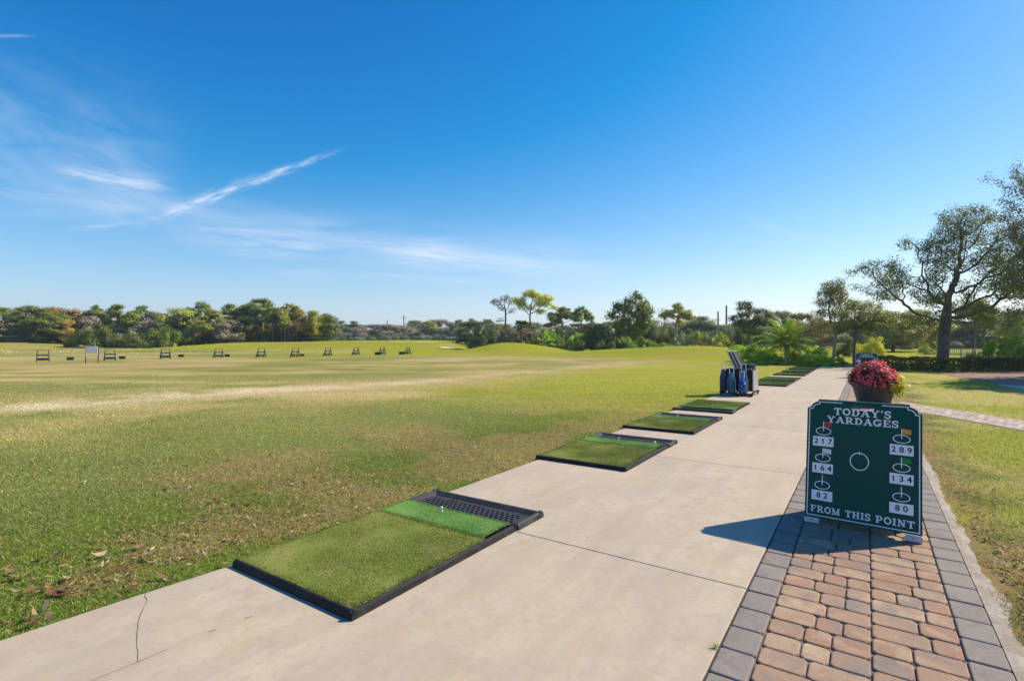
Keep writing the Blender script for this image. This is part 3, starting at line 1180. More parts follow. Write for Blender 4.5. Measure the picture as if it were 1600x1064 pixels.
def make_sign():
    root = empty('yardage_sign', cat='sign', group='yardage boards on the path')
    def mk_slot(v, q):
        a_ = [(.0825 - q + q * math.cos(t), v + q * math.sin(t)) for t in np.linspace(math.pi / 2, -math.pi / 2, 9)]
        return a_ + [(-.0825 + q + q * math.cos(t), v + q * math.sin(t)) for t in np.linspace(-math.pi / 2, -1.5 * math.pi, 9)]
    slot, slot2 = mk_slot(.928, .022), mk_slot(.918, .028)
    fp = MB().prism([outline(), slot], -.020, 0.0, lambda p: panel_pt(p[0], p[1], p[2])).obj('front_panel', sg, root, bevel=.0015)
    MB().prism([outline(), slot2], -.020, 0.0, lambda p: panel_pt(p[0], p[1], p[2], -1)).obj('back_panel', sg, root, bevel=.0015)
    FN = lambda x, v, d: panel_pt(x, v, d)
    o1 = outline(.017)
    n = len(o1)
    right = [(.135, SH - .017)] + [p for p in reversed(o1[:n // 2])]
    left = [(-p[0], p[1]) for p in right]
    m = MB()
    line = right + list(reversed(left))
    strip_faces(m, line, .0075, FN, .0012)
    m.obj('border_line', wht, fp)
    m = MB()
    write(m, "TODAY'S", 0, .858, .057, .390, FN, .0012)
    write(m, "YARDAGES", 0, .790, .054, .485, FN, .0012)
    m.obj('heading', wht, fp)
    for wd, cx, ww in (("FROM", -.243, .210), ("THIS", -.018, .170), ("POINT", .222, .245)):
        m = MB()
        write(m, wd, cx, .045, .052, ww, FN, .0012)
        m.obj('footer_word', wht, fp)
    m = MB()
    strip_faces(m, arc(-.012, .495, .062, .068, 0, 360, 40)[:-1], .007, FN, .0012, True)
    strip_faces(m, [(-.012, .545), (-.012, .575)], .005, FN, .0015)
    m.obj('ring_mark', wht, fp)
    for cx, vp, num, fl in ((-.268, .627, '217', 'red'), (-.268, .405, '164', 'white'), (-.268, .182, ' 82', 'brown'),
                            (.262, .622, '289', 'orange'), (.262, .400, '134', 'green'), (.262, .178, ' 80', 'navy')):
        pm_ = MB()
        for k in (-1, 0, 1):
            pm_.prism([[(cx + k * .0500 - .0247, vp - .040), (cx + k * .0500 + .0247, vp - .040), (cx + k * .0500 + .0247, vp + .040), (cx + k * .0500 - .0247, vp + .040)]], .0005, .005, lambda p: panel_pt(p[0], p[1], p[2]))
        pl = pm_.obj('number_plate', plate, root)
        for k, ch in enumerate(num):
            if ch == ' ':
                continue
            off = (-.024 if num[0] == ' ' else 0)
            if ch == '1':
                m1 = MB()
                strip_faces(m1, [(.0, -.0215), (.0, .0215)], .0085, lambda a_, b_, d_: (a_, b_, 0), 0)
                strip_faces(m1, [(.002, .0205), (-.005, .0125), (-.012, .0105)], .006, lambda a_, b_, d_: (a_, b_, .0), 0)
                tm_ = m1.mesh('digit')
                for vi, vv in enumerate(tm_.vertices):
                    vv.co.z = .0002 if vi > 3 else 0
            else:
                tm_ = text_mesh(ch, .062, .0013)
            for vv in tm_.vertices:
                vv.co = panel_pt(cx + (k - 1) * .0500 + off + vv.co.x * 1.0, vp + vv.co.y, .0060 + vv.co.z)
            link('digit', tm_, pl, blk)
        m = MB()
        strip_faces(m, arc(cx, vp + .085, .053, .031, 0, 360, 32)[:-1], .0065, FN, .0012, True)
        strip_faces(m, [(cx, vp + .085), (cx, vp + .165)], .0065, FN, .0015)
        mk = m.obj('flag_marker', wht, root)
        m = MB()
        m.add([panel_pt(cx + .004, vp + .165, .0018), panel_pt(cx + .060, vp + .160, .0018), panel_pt(cx + .060, vp + .122, .0018), panel_pt(cx + .004, vp + .125, .0018)], [(0, 3, 2, 1)])
        m.obj('flag', FLAGC[fl], mk)
    for fr in (1, -1):
        for sx_ in (-1, 1):
            c = [panel_pt(sx_ * (.39 - .052), .006, .008 * 0 + .004, fr)]
            m = MB()
            a0, a1 = sx_ * .392, sx_ * .285
            lo, hi = min(a0, a1), max(a0, a1)
            m.prism([[(lo, -.048), (hi, -.048), (hi, -.006), (lo, -.006)]], -.028, .006, lambda p: panel_pt(p[0], p[1], p[2], fr))
            f = m.obj('foot', foot, root, bevel=.003)
            sc = MB().prism([[(sx_ * .335 + .004 * math.cos(t), -.024 + .004 * math.sin(t)) for t in np.linspace(0, 2 * math.pi, 9)[:-1]]], .005, .009, lambda p: panel_pt(p[0], p[1], p[2], fr))
            sc.obj('bolt', blk, f)
    for sx_ in (-1, 1):
        MB().bar((sx_ * .36, .065, .33), (sx_ * .36, .335, .33), .004, .03).obj('spreader', blk, root)
    m = MB()
    m.bar((-.26, .04, .065), (.26, .04, .065), .045, .03)
    m.obj('bottom_rail', sg, root)
    return root


sign = make_sign()
x, y = W(4.99, -.045)
sign.location = (x, y, .003)
sign.rotation_euler = (0, 0, -HD - R(4.0))
sign['label'] = 'large green A-frame board reading TODAY\'S YARDAGES, standing on the brick pavers in front'
s2 = copy_tree(sign)
x, y = W(25.6, -.02)
s2.location = (x, y, .003)
s2['label'] = 'small distant green yardage board behind the pot of pink flowers'

# ================================================================== FLOWER PLANTER
pot = plain('pot_brown', (.040, .034, .031), .55, var=.15, scale=4, dirt=(.12, .10, .085), dirt_amt=.25)
x, y = W(14.95, .13)
pl = empty('flower_planter', (x, y, 0), 0, 'big dark pot of pink flowers standing on the brick walk', 'planter')
PR = .44
MB().lathe([(.315, 0), (.32, .02), (PR * .93, .36), (PR * .985, .455), (PR * 1.02, .50), (PR * 1.03, .53), (PR * .99, .54), (PR * .95, .52), (PR * .93, .44)], 40).obj('pot', pot, pl, smooth=True)
MB().lathe([(PR * .94, .46), (PR * .5, .49), (.02, .50)], 24).obj('soil', plain('soil', (.05, .035, .025), .95), pl)


def leaf_cloud(P, N, size, r, aspect=.5, fold=True):
    """leaf-sized quads at points P facing roughly N"""
    n = len(P)
    N = N / (np.linalg.norm(N, axis=1, keepdims=True) + 1e-9)
    t = r.normal(size=(n, 3))
    t -= N * (t * N).sum(1, keepdims=True)
    t /= np.linalg.norm(t, axis=1, keepdims=True) + 1e-9
    b_ = np.cross(N, t)
    L = (size * r.uniform(.7, 1.3, n))[:, None]
    A = P - t * L * .5
    B = P + b_ * L * aspect * .5 + N * L * .08
    C_ = P + t * L * .5
    D = P - b_ * L * aspect * .5 + N * L * .08
    return np.stack([A, B, C_, D], 1).reshape(-1, 3)


def quads_mesh(name, V, r):
    n = len(V) // 4
    return np_mesh(name, V, 4, np.arange(4 * n), attrs={'rnd': ('FACE', r.random(n))})


r = np.random.default_rng(11)


def dome(n, rx, rz, zc, lo=-.25, jit_=.05):
    th = r.uniform(0, 2 * np.pi, n)
    u = r.uniform(lo, 1, n)
    k = np.sqrt(1 - np.clip(u, -1, 1) ** 2)
    N = np.stack([np.cos(th) * k, np.sin(th) * k, u], 1)
    lump = 1 + .07 * np.sin(th * 3 + 1) * k + .06 * np.sin(th * 5 + u * 6) + r.normal(0, jit_, n)
    P = np.stack([N[:, 0] * rx * lump, N[:, 1] * rx * lump, zc + N[:, 2] * rz * lump], 1)
    return P, N


P, N = dome(5200, .44, .40, .56, -.3, .07)
P = P * np.array([1, 1, 1]) - N * .03
gl = leaf_mat('bedding_leaf', (.030, .065, .012), (.06, .10, .02), .25)
link('foliage', quads_mesh('foliage', leaf_cloud(P, N + r.normal(0, .5, N.shape), .055, r, .6), r), pl, gl)
P, N = dome(1150, .475, .44, .57, -.22, .045)
keep = fbm(P[:, 0] * 1.0 + 5 + P[:, 2], P[:, 1] + 3 + P[:, 2] * .7, .10, 2, 3) > .33
P, N = P[keep], N[keep]
N2 = N + np.array([0, 0, .35]) + r.normal(0, .3, N.shape)
N2 /= np.linalg.norm(N2, axis=1, keepdims=True)
fv = []
rn = []
for p, nn in zip(P, N2):
    t = np.cross(nn, r.normal(size=3))
    t /= np.linalg.norm(t)
    bb = np.cross(nn, t)
    R0 = r.uniform(.018, .026)
    sh = r.random()
    for k in range(5):
        a = 2 * math.pi * k / 5
        d1 = t * math.cos(a) + bb * math.sin(a)
        d2 = t * math.cos(a + .62) + bb * math.sin(a + .62)
        d3 = t * math.cos(a - .62) + bb * math.sin(a - .62)
        fv += [p, p + d3 * R0 * .8 + nn * .004, p + d1 * R0 * 1.25 + nn * .001, p + d2 * R0 * .8 + nn * .004]
        rn.append(sh)
flm = leaf_mat('pink_petal', (.80, .022, .12), (.95, .15, .27), .22, .6, 4.0)
for n in flm.node_tree.nodes:
    if n.type == 'MIX' and abs(n.inputs[7].default_value[1] - .4) < .01:
        n.inputs[7].default_value = (.8, .15, .2, 1)
fo = link('flowers', np_mesh('flowers', np.array(fv), 4, np.arange(len(fv)), attrs={'rnd': ('FACE', np.array(rn))}), pl, flm)
fo['kind'] = 'stuff'
# lime trailing leaves over the right rim
cen = np.array([.37, -.30, .46])
n = 240
P = cen + r.normal(0, 1, (n, 3)) * np.array([.075, .075, .10])
P2 = np.array([.20, -.40, .42]) + r.normal(0, 1, (50, 3)) * np.array([.07, .03, .05])
P = np.concatenate([P, P2])
rr = np.hypot(P[:, 0], P[:, 1])
k = np.maximum(rr, .45) / rr
P[:, 0] *= k
P[:, 1] *= k
N = np.stack([P[:, 0], P[:, 1], np.full(len(P), .25)], 1)
limem = leaf_mat('lime_leaf', (.50, .52, .02), (.80, .74, .03), .3, .5, 5)
link('trailing_leaves', quads_mesh('trailing', leaf_cloud(P, N + r.normal(0, .2, N.shape), .085, r, .75), r), pl, limem)

# ================================================================== BALL CART WITH BAGS
cart_blk = plain('cart_black', (.014, .015, .020), .6, spec=.2, var=.2, scale=4)
cart_grey = plain('cart_grey', (.33, .31, .32), .5, var=.1, scale=3, dirt=(.2, .18, .16))
rimw = plain('cart_rim', (.48, .47, .48), .4, var=.08)
x, y = W(15.2, -2.93)
ct = empty('ball_cart', (x, y, 0), -HD, 'black ball cart with tilted dark boards, parked on the path edge', 'cart')
m = MB()
for yy_ in (.02, 1.05):
    m.bar((-.46, yy_, .075), (.40, yy_, .075), .04, .03)
for xx_ in (-.44, -.03, .38):
    m.bar((xx_, .04, .105), (xx_, 1.03, .105), .04, .03)
m.obj('base_frame', cart_blk, ct)
for xx_ in (-.42, -.01, .36):
    for yy_ in (.05, 1.02):
        MB().tube([(xx_ - .02, yy_, .032), (xx_ + .02, yy_, .032)], .031, 14).obj('caster', cart_blk, ct)
MB().box((.0, .60, .43), (.66, .78, .60)).obj('bin', cart_blk, ct, bevel=.012)
MB().box((.365, .60, .42), (.03, .76, .56)).obj('side_panel', cart_grey, ct, bevel=.006)
MB().prism([[(-.29, .36), (.30, .36), (.30, .80), (-.29, .80)]], .735, .745).obj('bin_rim', rimw, ct)
m = MB()
for k in range(3):
    M = Matrix.Rotation(R(-24), 3, 'Y')
    m.box((-.22 + .085 * k, .55, .985), (.028, .42, .50), M)
bo = m.obj('display_board', cart_blk, ct, bevel=.004)
m = MB()
for k in range(3):
    M = Matrix.Rotation(R(-24), 3, 'Y')
    off = M @ Vector((.003, -.216, 0))
    m.box(Vector((-.22 + .085 * k, .55, .985)) + off, (.036, .012, .50), M)
    off = M @ Vector((0, 0, .256))
    m.box(Vector((-.22 + .085 * k, .55, .985)) + off, (.036, .43, .012), M)
m.obj('board_edge', rimw, bo)
lidg = plain('tub_green', (.015, .05, .045), .5)
MB().lathe([(.16, 0), (.19, .10), (.20, .11), (.18, .115), (.05, .13), (.05, .16)], 20, (.20, .62, .745)).obj('tub', lidg, ct, smooth=False)


def bag(name, px_, py_, h, colA, colB, lab, rz=0.0):
    mt, nt, out = new_mat('bag_mesh_cloth')
    tc = nd(nt, 'ShaderNodeTexCoord').outputs['Object']
    wv = nd(nt, 'ShaderNodeTexWave', {'Vector': tc, 'Scale': 4.2, 'Distortion': 2.5, 'Detail': 2.0}, wave_type='BANDS', bands_direction='Z').outputs['Fac']
    vo = nd(nt, 'ShaderNodeTexVoronoi', {'Vector': tc, 'Scale': 24.0}).outputs['Distance']
    c = mixc(nt, mapr(nt, vo, .2, .75), colA, colB)
    c = mixc(nt, mapr(nt, wv, .55, .8, 0, .5), c, colA)
    sz = nd(nt, 'ShaderNodeSeparateXYZ', {0: tc}).outputs[2]
    c = mixc(nt, mapr(nt, sz, h * .66, h * .74), c, colB)
    b = nd(nt, 'ShaderNodeBsdfPrincipled', {'Base Color': c, 'Roughness': .6, 'Normal': bump(nt, vo, .8, -.02)})
    nt.links.new(b.outputs[0], out.inputs[0])
    o = empty(name, (*W(15.2 + py_, -2.93 + px_), .075), -HD + rz, lab, 'ball bag', 'blue bags of range balls hung on the cart')
    prof = [(.05, 0), (.088, .015), (.100, .08), (.098, .16), (.104, .24), (.100, .33), (.102, h * .62), (.095, h * .72), (.072, h * .86), (.052, h * .95), (.058, h), (.03, h * 1.005)]
    bo_ = MB().lathe(prof, 20).obj('bag_body', mt, o, smooth=True)
    m = MB()
    for sx_ in (-1, 1):
        m.bar((sx_ * .058, -.02, h * .93), (sx_ * .052, -.01, h + .17), .016, .012)
    m.bar((-.056, -.01, h + .17), (.056, -.01, h + .17), .014, .012)
    m.obj('strap', wht_strap, o)
    m = MB()
    m.tube([(.104 * math.cos(R(-12)), .104 * math.sin(R(-12)), z_) for z_ in (.03, .2, .4)], .006, 6)
    m.obj('seam', wht_strap, o)
    return o


wht_strap = plain('strap_white', (.70, .70, .68), .7, var=.05)
bag('ball_bag', -.385, .20, .64, (.008, .012, .045), (.04, .06, .16), 'dark navy ball bag, leftmost on the cart')
bag('ball_bag', -.145, .08, .56, (.006, .03, .06), (.03, .20, .30), 'teal topped ball bag hung at the middle of the cart front')
bag('ball_bag', .13, .04, .44, (.005, .015, .06), (.03, .13, .52), 'bright royal blue ball bag, shortest, hung in front at the cart right')
bag('ball_bag', .145, .185, .62, (.01, .05, .09), (.05, .28, .38), 'light teal ball bag hung behind the royal blue one', R(6))

# ================================================================== RANGE FURNITURE
dgreen = plain('stand_dark_green', (.012, .028, .026), .5, var=.2)


def make_stand():
    root = empty('bag_stand', cat='bag stand', group='golf bag stands along the far tee line')
    edge = plain('stand_lit_edge', (.045, .06, .055), .5)  # lighter front legs: light along the stand's edges put into the colour
    m = MB()
    for s_ in (-1, 1):
        m.bar((s_ * .335, -.17, 0), (s_ * .30, .06, .84), .05, .07)
    m.obj('front_legs', edge, root)
    m = MB()
    for s_ in (-1, 1):
        m.bar((s_ * .345, .36, 0), (s_ * .305, .03, .66), .05, .07)
    m.obj('rear_legs', dgreen, root)
    MB().bar((-.30, .045, .825), (.30, .045, .825), .03, .03).obj('top_rail', dgreen, root)
    MB().bar((-.35, -.05, .48), (.35, -.05, .48), .05, .09).obj('middle_rail', dgreen, root)
    MB().box((0, .06, .19), (.62, .40, .17)).obj('shelf', dgreen, root, bevel=.01)
    return root


ORD = ['leftmost', 'second from the left', 'third from the left', 'fourth from the left', 'fifth from the left', 'fifth from the right', 'fourth from the right', 'third from the right', 'second from the right', 'rightmost']
EXT = ['seen square on', 'right of the white board', 'seen square on', 'basket on its right', 'standing alone', 'turned slightly', 'turned slightly', 'nearly edge on', 'low dark box on its left', 'low dark box on its left']
stp = make_stand()
for i, (px, py, a) in enumerate(((67, 565, -8), (172, 563, -12), (259, 560.3, -16), (342, 558.8, -26), (409, 558.3, -20), (462, 557.8, -38), (513, 556.2, -42), (557, 554.8, -66), (598, 554.4, -62), (638, 553.6, -58))):
    o = stp if i == 0 else copy_tree(stp)
    x, y = gnd(px, py)
    o.location = (x, y, hz(x, y))
    o.rotation_euler = (0, 0, R(40 + i * 3.6))
    o['label'] = f'dark green bag stand, {ORD[i]} of the row, {EXT[i]}'

teal = plain('basket_teal', (.008, .05, .047), .5, var=.2)


def make_basket(mat):
    m = MB()
    a, b_ = (.26, .17), (.33, .23)
    lo = [(-a[0], -a[1]), (a[0], -a[1]), (a[0], a[1]), (-a[0], a[1])]
    hi = [(-b_[0], -b_[1]), (b_[0], -b_[1]), (b_[0], b_[1]), (-b_[0], b_[1])]
    vs = [(*p, 0) for p in lo] + [(*p, .22) for p in hi] + [(p[0] * .93, p[1] * .93, .22) for p in hi] + [(p[0] * .93, p[1] * .93, .03) for p in lo]
    fs = [(3, 2, 1, 0), (12, 13, 14, 15)]
    for k in range(4):
        k2 = (k + 1) % 4
        fs += [(k, k2, 4 + k2, 4 + k), (4 + k, 4 + k2, 8 + k2, 8 + k), (8 + k, 8 + k2, 12 + k2, 12 + k)]
    m.add(vs, fs)
    for s_ in (-1, 1):
        m.bar((s_ * .34, -.10, .20), (s_ * .34, .10, .20), .03, .03)
    return m


for px, py, mt_, sc, lab in ((110, 562.3, teal, 1.15, 'teal green ball basket on the grass left of the white board'), (191, 560.6, teal, 1.15, 'teal green ball basket on the grass right of the white board'),
                             (283, 557.6, dgreen, 1.2, 'low black-green basket right of the third bag stand'), (355, 557.2, dgreen, 1.2, 'low black-green basket right of the fourth bag stand'),
                             (472, 556.3, dgreen, 1.1, 'low black-green basket behind the sixth bag stand'),
                             (590, 554.2, dgreen, 1.5, 'low black-green box left of the second bag stand from the right'), (628, 553.6, dgreen, 1.5, 'low black-green box left of the rightmost bag stand')):  # last two: plain low dark boxes beside the right-hand stands
    o = make_basket(mt_).obj('ball_basket', mt_)
    x, y = gnd(px, py)
    o.location = (x, y, hz(x, y))
    o.scale = (sc * .6, sc * .6, sc * .9)
    o.rotation_euler = (0, 0, R(random.uniform(20, 50)))
    tag(o, lab, 'basket', 'dark ball baskets by the bag stands')

x, y = gnd(143.5, 567.2)
wb = empty('range_board', (x, y, hz(x, y)), R(3), 'white notice board on thin black legs between the two leftmost bag stands', 'notice board')
m = MB()
for s_ in (-1, 1):
    m.bar((s_ * .41, 0, 0), (s_ * .40, .05, 1.12), .035)
m.obj('legs', blk, wb)
MB().bar((-.40, .015, .27), (.40, .015, .27), .025).obj('crossbar', blk, wb)
MB().box((0, .0, .93), (.74, .02, .44)).obj('board', wht, wb, bevel=.004)
m = MB()
for s_ in (-1, 1):
    m.box((s_ * .355, .0, .555), (.035, .02, .305))
m.bar((-.336, 0, .44), (.336, 0, .44), .018)
m.obj('board_rails', wht, wb)

fy_ = plain('flag_yellow_pole', (.62, .58, .18), .5)
for px, py, topy, mt_, lab in ((439.5, 543, 528.5, FLAGC['white'], 'yellow flagstick on the far green behind the bag stands'), (148.5, 546, 533, FLAGC['green'], 'flagstick with a small green flag behind the white board')):
    x, y = gnd(px, py)
    h = (HOR - topy) / F_PX * y + CAM_H
    z0 = hz(x, y)
    o = empty('flagstick', (x, y, z0), 0, lab, 'flagstick')
    MB().tube([(0, 0, 0), (0, 0, h - z0)], .035, 8).obj('pole', fy_, o)
    MB().add([(.03, 0, h - z0), (.55, .06, h - z0 - .12), (.5, 0, h - z0 - .45), (.03, 0, h - z0 - .40), (.03, .012, h - z0), (.55, .072, h - z0 - .12), (.5, .012, h - z0 - .45), (.03, .012, h - z0 - .40)], [(3, 2, 1, 0), (4, 5, 6, 7), (0, 1, 5, 4), (1, 2, 6, 5), (2, 3, 7, 6), (3, 0, 4, 7)]) if False else None
    fm = MB()
    fm.add([(.03, 0, h - z0), (.42, .06, h - z0 - .08), (.40, 0, h - z0 - .40), (.03, 0, h - z0 - .36), (.03, .012, h - z0), (.42, .072, h - z0 - .08), (.40, .012, h - z0 - .40), (.03, .012, h - z0 - .36)], [(3, 2, 1, 0), (4, 5, 6, 7), (0, 1, 5, 4), (1, 2, 6, 5), (2, 3, 7, 6), (3, 0, 4, 7)])
    if topy > 530:
        fm.obj('flag', mt_, o)

stk = plain('stake_pale_green', (.45, .58, .52), .6)
for px, lab in ((989, 'left one of two pale green stakes at the mound foot'), (995, 'right one of two pale green stakes at the mound foot')):
    x, y = gnd(px, 550.2)
    o = MB().lathe([(.07, 0), (.07, .62), (.05, .70), (.01, .72)], 8).obj('stake', stk)
    o.location = (x, y, hz(x, y))
    tag(o, lab, 'stake')
# thin dark strip lying in the dry grass
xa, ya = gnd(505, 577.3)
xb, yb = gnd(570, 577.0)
o = MB().tube([(xa + (xb - xa) * k / 8, ya + (yb - ya) * k / 8 + .05 * math.sin(k), -.01) for k in range(9)], [.01] + [.022] * 7 + [.01], 8).obj('dark_strip', blk)
tag(o, 'thin dark strip lying across the dry range grass', 'strip')
# yellow range balls far out
rb = np.random.default_rng(5)
yme = me.copy()
yme.materials.clear()
yme.materials.append(yball)
clus = [(8, 549, 14, 3), (25, 550, 16, 4), (95, 548, 25, 3), (125, 549, 22, 4), (190, 548, 25, 3), (225, 549, 30, 3), (262, 548, 25, 3), (300, 548.5, 30, 3), (335, 548, 30, 3), (392, 547, 30, 2.2), (430, 547.5, 40, 2)]
k = 0
first = None
while k < 190:
    cx, cy, w, h = clus[rb.integers(len(clus))]
    px, py = rb.normal(cx, w * .7), rb.normal(cy, h * .75)
    if px < -8 or py < 542.5 or py > 560:
        continue
    x, y = gnd(px, py)
    o = bpy.data.objects.new('range_ball', yme)
    COL.objects.link(o)
    sc = 3.4 if py < 552 else 2.6
    o.scale = (2.5, 2.5, 2.3)
    o.location = (x, y, hz(x, y) + .045)
    tag(o, 'yellow range ball lying on the far grass before the tree line', 'golf ball', 'yellow range balls on the far grass')
    k += 1

# utility poles far behind the trees
polem = plain('pole_grey', (.17, .16, .15), .9)
for px, topy, Y, arm, lab in ((605, 500.5, 240, 0, 'shorter of two far utility poles above the middle tree line'), (631, 493, 235, 1, 'taller far utility pole with a cross arm above the middle tree line'),
                              (1122, 487, 150, 0, 'shorter of two grey poles right of the umbrella pine'), (1135, 477.5, 140, 0, 'taller of two grey poles right of the umbrella pine')):
    x = (px - 800) / F_PX * Y
    h = (HOR - topy) / F_PX * Y + CAM_H
    o = empty('utility_pole', (x, Y, 0), 0, lab, 'utility pole')
    MB().lathe([(.30, -.2), (.22, h)], 10).obj('pole', polem, o)
    if arm:
        MB().bar((-1.1, 0, h - .9), (1.1, 0, h - .9), .16).obj('cross_arm', polem, o)

# ================================================================== TREES
def ellip_pts(r, clumps, n, shell=0.0):
    vol = np.array([c[3] * c[4] * c[5] for c in clumps]) ** .8
    vol /= vol.sum()
    idx = r.choice(len(clumps), n, p=vol)
    C_ = np.array(clumps)[idx]
    d = r.normal(size=(n, 3))
    d /= np.linalg.norm(d, axis=1, keepdims=True)
    rad = r.random(n) ** (1 / 3 if shell == 0 else 1 / (3 + 4 * shell))
    return C_[:, :3] + d * rad[:, None] * C_[:, 3:6]


def colonize(r, chain, att, step, kill, maxit=120, wig=.25):
    nodes = [np.array(p, float) for p in chain]
    par = [-1] + list(range(len(chain) - 1))
    P = np.array(nodes)
    d = np.linalg.norm(att[:, None, :] - P[None], axis=2)
    near = d.argmin(1)
    nd_ = d.min(1)
    alive = np.ones(len(att), bool)
    for it in range(maxit):
        if not alive.any():
            break
        a = att[alive]
        nr = near[alive]
        v = a - P[nr]
        v /= np.linalg.norm(v, axis=1, keepdims=True) + 1e-9
        uq, inv = np.unique(nr, return_inverse=True)
        acc = np.zeros((len(uq), 3))
        np.add.at(acc, inv, v)
        acc /= np.linalg.norm(acc, axis=1, keepdims=True) + 1e-9
        acc += r.normal(0, wig, acc.shape)
        acc /= np.linalg.norm(acc, axis=1, keepdims=True) + 1e-9
        new = P[uq] + acc * step
        base = len(P)
        P = np.concatenate([P, new])
        par += list(uq)
        al = np.where(alive)[0]
        dn = np.linalg.norm(att[al][:, None, :] - new[None], axis=2)
        j = dn.argmin(1)
        m = dn.min(1)
        better = m < nd_[al]
        near[al[better]] = base + j[better]
        nd_[al[better]] = m[better]
        alive &= nd_ > kill
        if len(P) > 9000:
            break
    return P, np.array(par)


def skeleton_mesh(P, par, r_tip, r_base, power=2.3, min_r=0.0, sides=7, flare=1.35):
    n = len(P)
    kids = [[] for _ in range(n)]
    for i in range(1, n):
        kids[par[i]].append(i)
    rad = np.zeros(n)
    for i in range(n - 1, -1, -1):
        rad[i] = r_tip if not kids[i] else sum(rad[k] ** power for k in kids[i]) ** (1 / power)
    # map so that the base gets the radius wanted
    k = math.log(r_base / r_tip) / math.log(max(1.01, rad[0] / r_tip))
    rad = r_tip * (rad / r_tip) ** k
    mb = MB()
    stack = [0]
    starts = [(0, None)]
    while starts:
        i, frm = starts.pop()
        chain = [] if frm is None else [frm]
        while True:
            chain.append(i)
            ks = kids[i]
            if not ks:
                break
            ks = sorted(ks, key=lambda q: -rad[q])
            for q in ks[1:]:
                if rad[q] >= min_r:
                    starts.append((q, i))
            if rad[ks[0]] < min_r:
                break
            i = ks[0]
        if len(chain) < 2:
            continue
        rr = [rad[q] for q in chain]
        if frm is not None:
            rr[0] = min(rr[0], rr[1] * 1.15)
        else:
            rr[0] *= flare
        sd = sides if rr[0] > .05 else (5 if rr[0] > .025 else 4)
        mb.tube([P[q] for q in chain], rr, sd, cap=frm is None)
    return mb, rad, kids


def tree_meshes(name, seed, chain, clumps, natt, step, kill, r_tip, r_base, leaf, nleaf, spread, min_r=0.0, thr=2.2, wig=.25, aspect=.5, up=.5, shell=.3, sides=7, drop=0.0):
    r = np.random.default_rng(seed)
    att = ellip_pts(r, clumps, natt, shell)
    P, par = colonize(r, chain, att, step, kill, wig=wig)
    mb, rad, kids = skeleton_mesh(P, par, r_tip, r_base, min_r=min_r, sides=sides)
    tm = mb.mesh(name + '_trunk')
    tm.polygons.foreach_set('use_smooth', [True] * len(tm.polygons))
    ends = np.where((rad < r_tip * thr) & (np.arange(len(P)) > len(chain) + 2))[0]
    if drop:
        ends = ends[r.random(len(ends)) > drop]
    if nleaf <= 0 or len(ends) == 0:
        return tm, None
    cnt = r.poisson(nleaf, len(ends))
    idx = np.repeat(ends, cnt)
    Q = P[idx] + r.normal(0, 1, (len(idx), 3)) * spread * np.array([1, 1, .75])
    cen = Q.mean(0) * np.array([1, 1, .7])
    out_ = Q - cen
    out_ /= np.linalg.norm(out_, axis=1, keepdims=True) + 1e-6
    N = (Q - P[idx]) / spread * .55 + out_ * .7 + r.normal(0, .42, Q.shape) + np.array([0, 0, up])
    return tm, quads_mesh(name + '_crown', leaf_cloud(Q, N, leaf, r, aspect), r)


BK = {
    'oak': bark_mat('bark_oak', (.07, .062, .055), (.165, .148, .13)),
    'pine': bark_mat('bark_pine', (.10, .075, .06), (.24, .19, .155)),
    'grey': bark_mat('bark_grey', (.12, .105, .10), (.25, .22, .21)),
    'dead': bark_mat('bark_dead', (.075, .052, .052), (.16, .12, .12)),
}
LF = {
    'oak': leaf_mat('leaf_live_oak', (.042, .056, .020), (.105, .115, .045), .28),
    'oak_bright': leaf_mat('leaf_oak_bright', (.075, .085, .018), (.15, .155, .045), .30),
    'green': leaf_mat('leaf_green', (.056, .074, .013), (.12, .135, .026), .32),
    'pine': leaf_mat('leaf_pine', (.060, .080, .016), (.125, .15, .031), .28),
    'dark': leaf_mat('leaf_dark', (.028, .050, .016), (.070, .098, .028), .25),
    'bush': leaf_mat('leaf_bush', (.036, .058, .008), (.095, .12, .017), .32),
    'lush': leaf_mat('leaf_lush', (.065, .13, .012), (.19, .27, .035), .35),
    'yellow': leaf_mat('leaf_yellow', (.20, .185, .016), (.36, .32, .03), .35),
    'olive': leaf_mat('leaf_olive', (.12, .135, .025), (.23, .22, .04), .32),
    'orange': leaf_mat('leaf_orange', (.14, .085, .022), (.23, .15, .045), .25),
    'red': leaf_mat('leaf_red', (.20, .085, .05), (.28, .14, .08), .25),
    'greybrown': leaf_mat('leaf_grey_brown', (.115, .10, .068), (.19, .165, .115), .2),
    'greygreen': leaf_mat('leaf_grey_green', (.075, .088, .052), (.14, .15, .085), .22),
    'dusk': leaf_mat('leaf_dull_green', (.05, .066, .032), (.105, .12, .058), .22),
    'dead': leaf_mat('leaf_dead', (.11, .075, .072), (.17, .12, .11), .15),
}
LF['golden'] = leaf_mat('leaf_golden', (.10, .10, .012), (.20, .17, .020), .3)
LF['pale'] = leaf_mat('leaf_pale', (.095, .09, .035), (.17, .155, .06), .35)
LF['bed'] = leaf_mat('leaf_bed', (.10, .20, .010), (.34, .40, .03), .55, .4)
PROTO = {}


def proto_tree(key, *a, **k):
    PROTO[key] = tree_meshes(key, *a, **k)


def cl(*rows):
    return [tuple(r_) for r_ in rows]


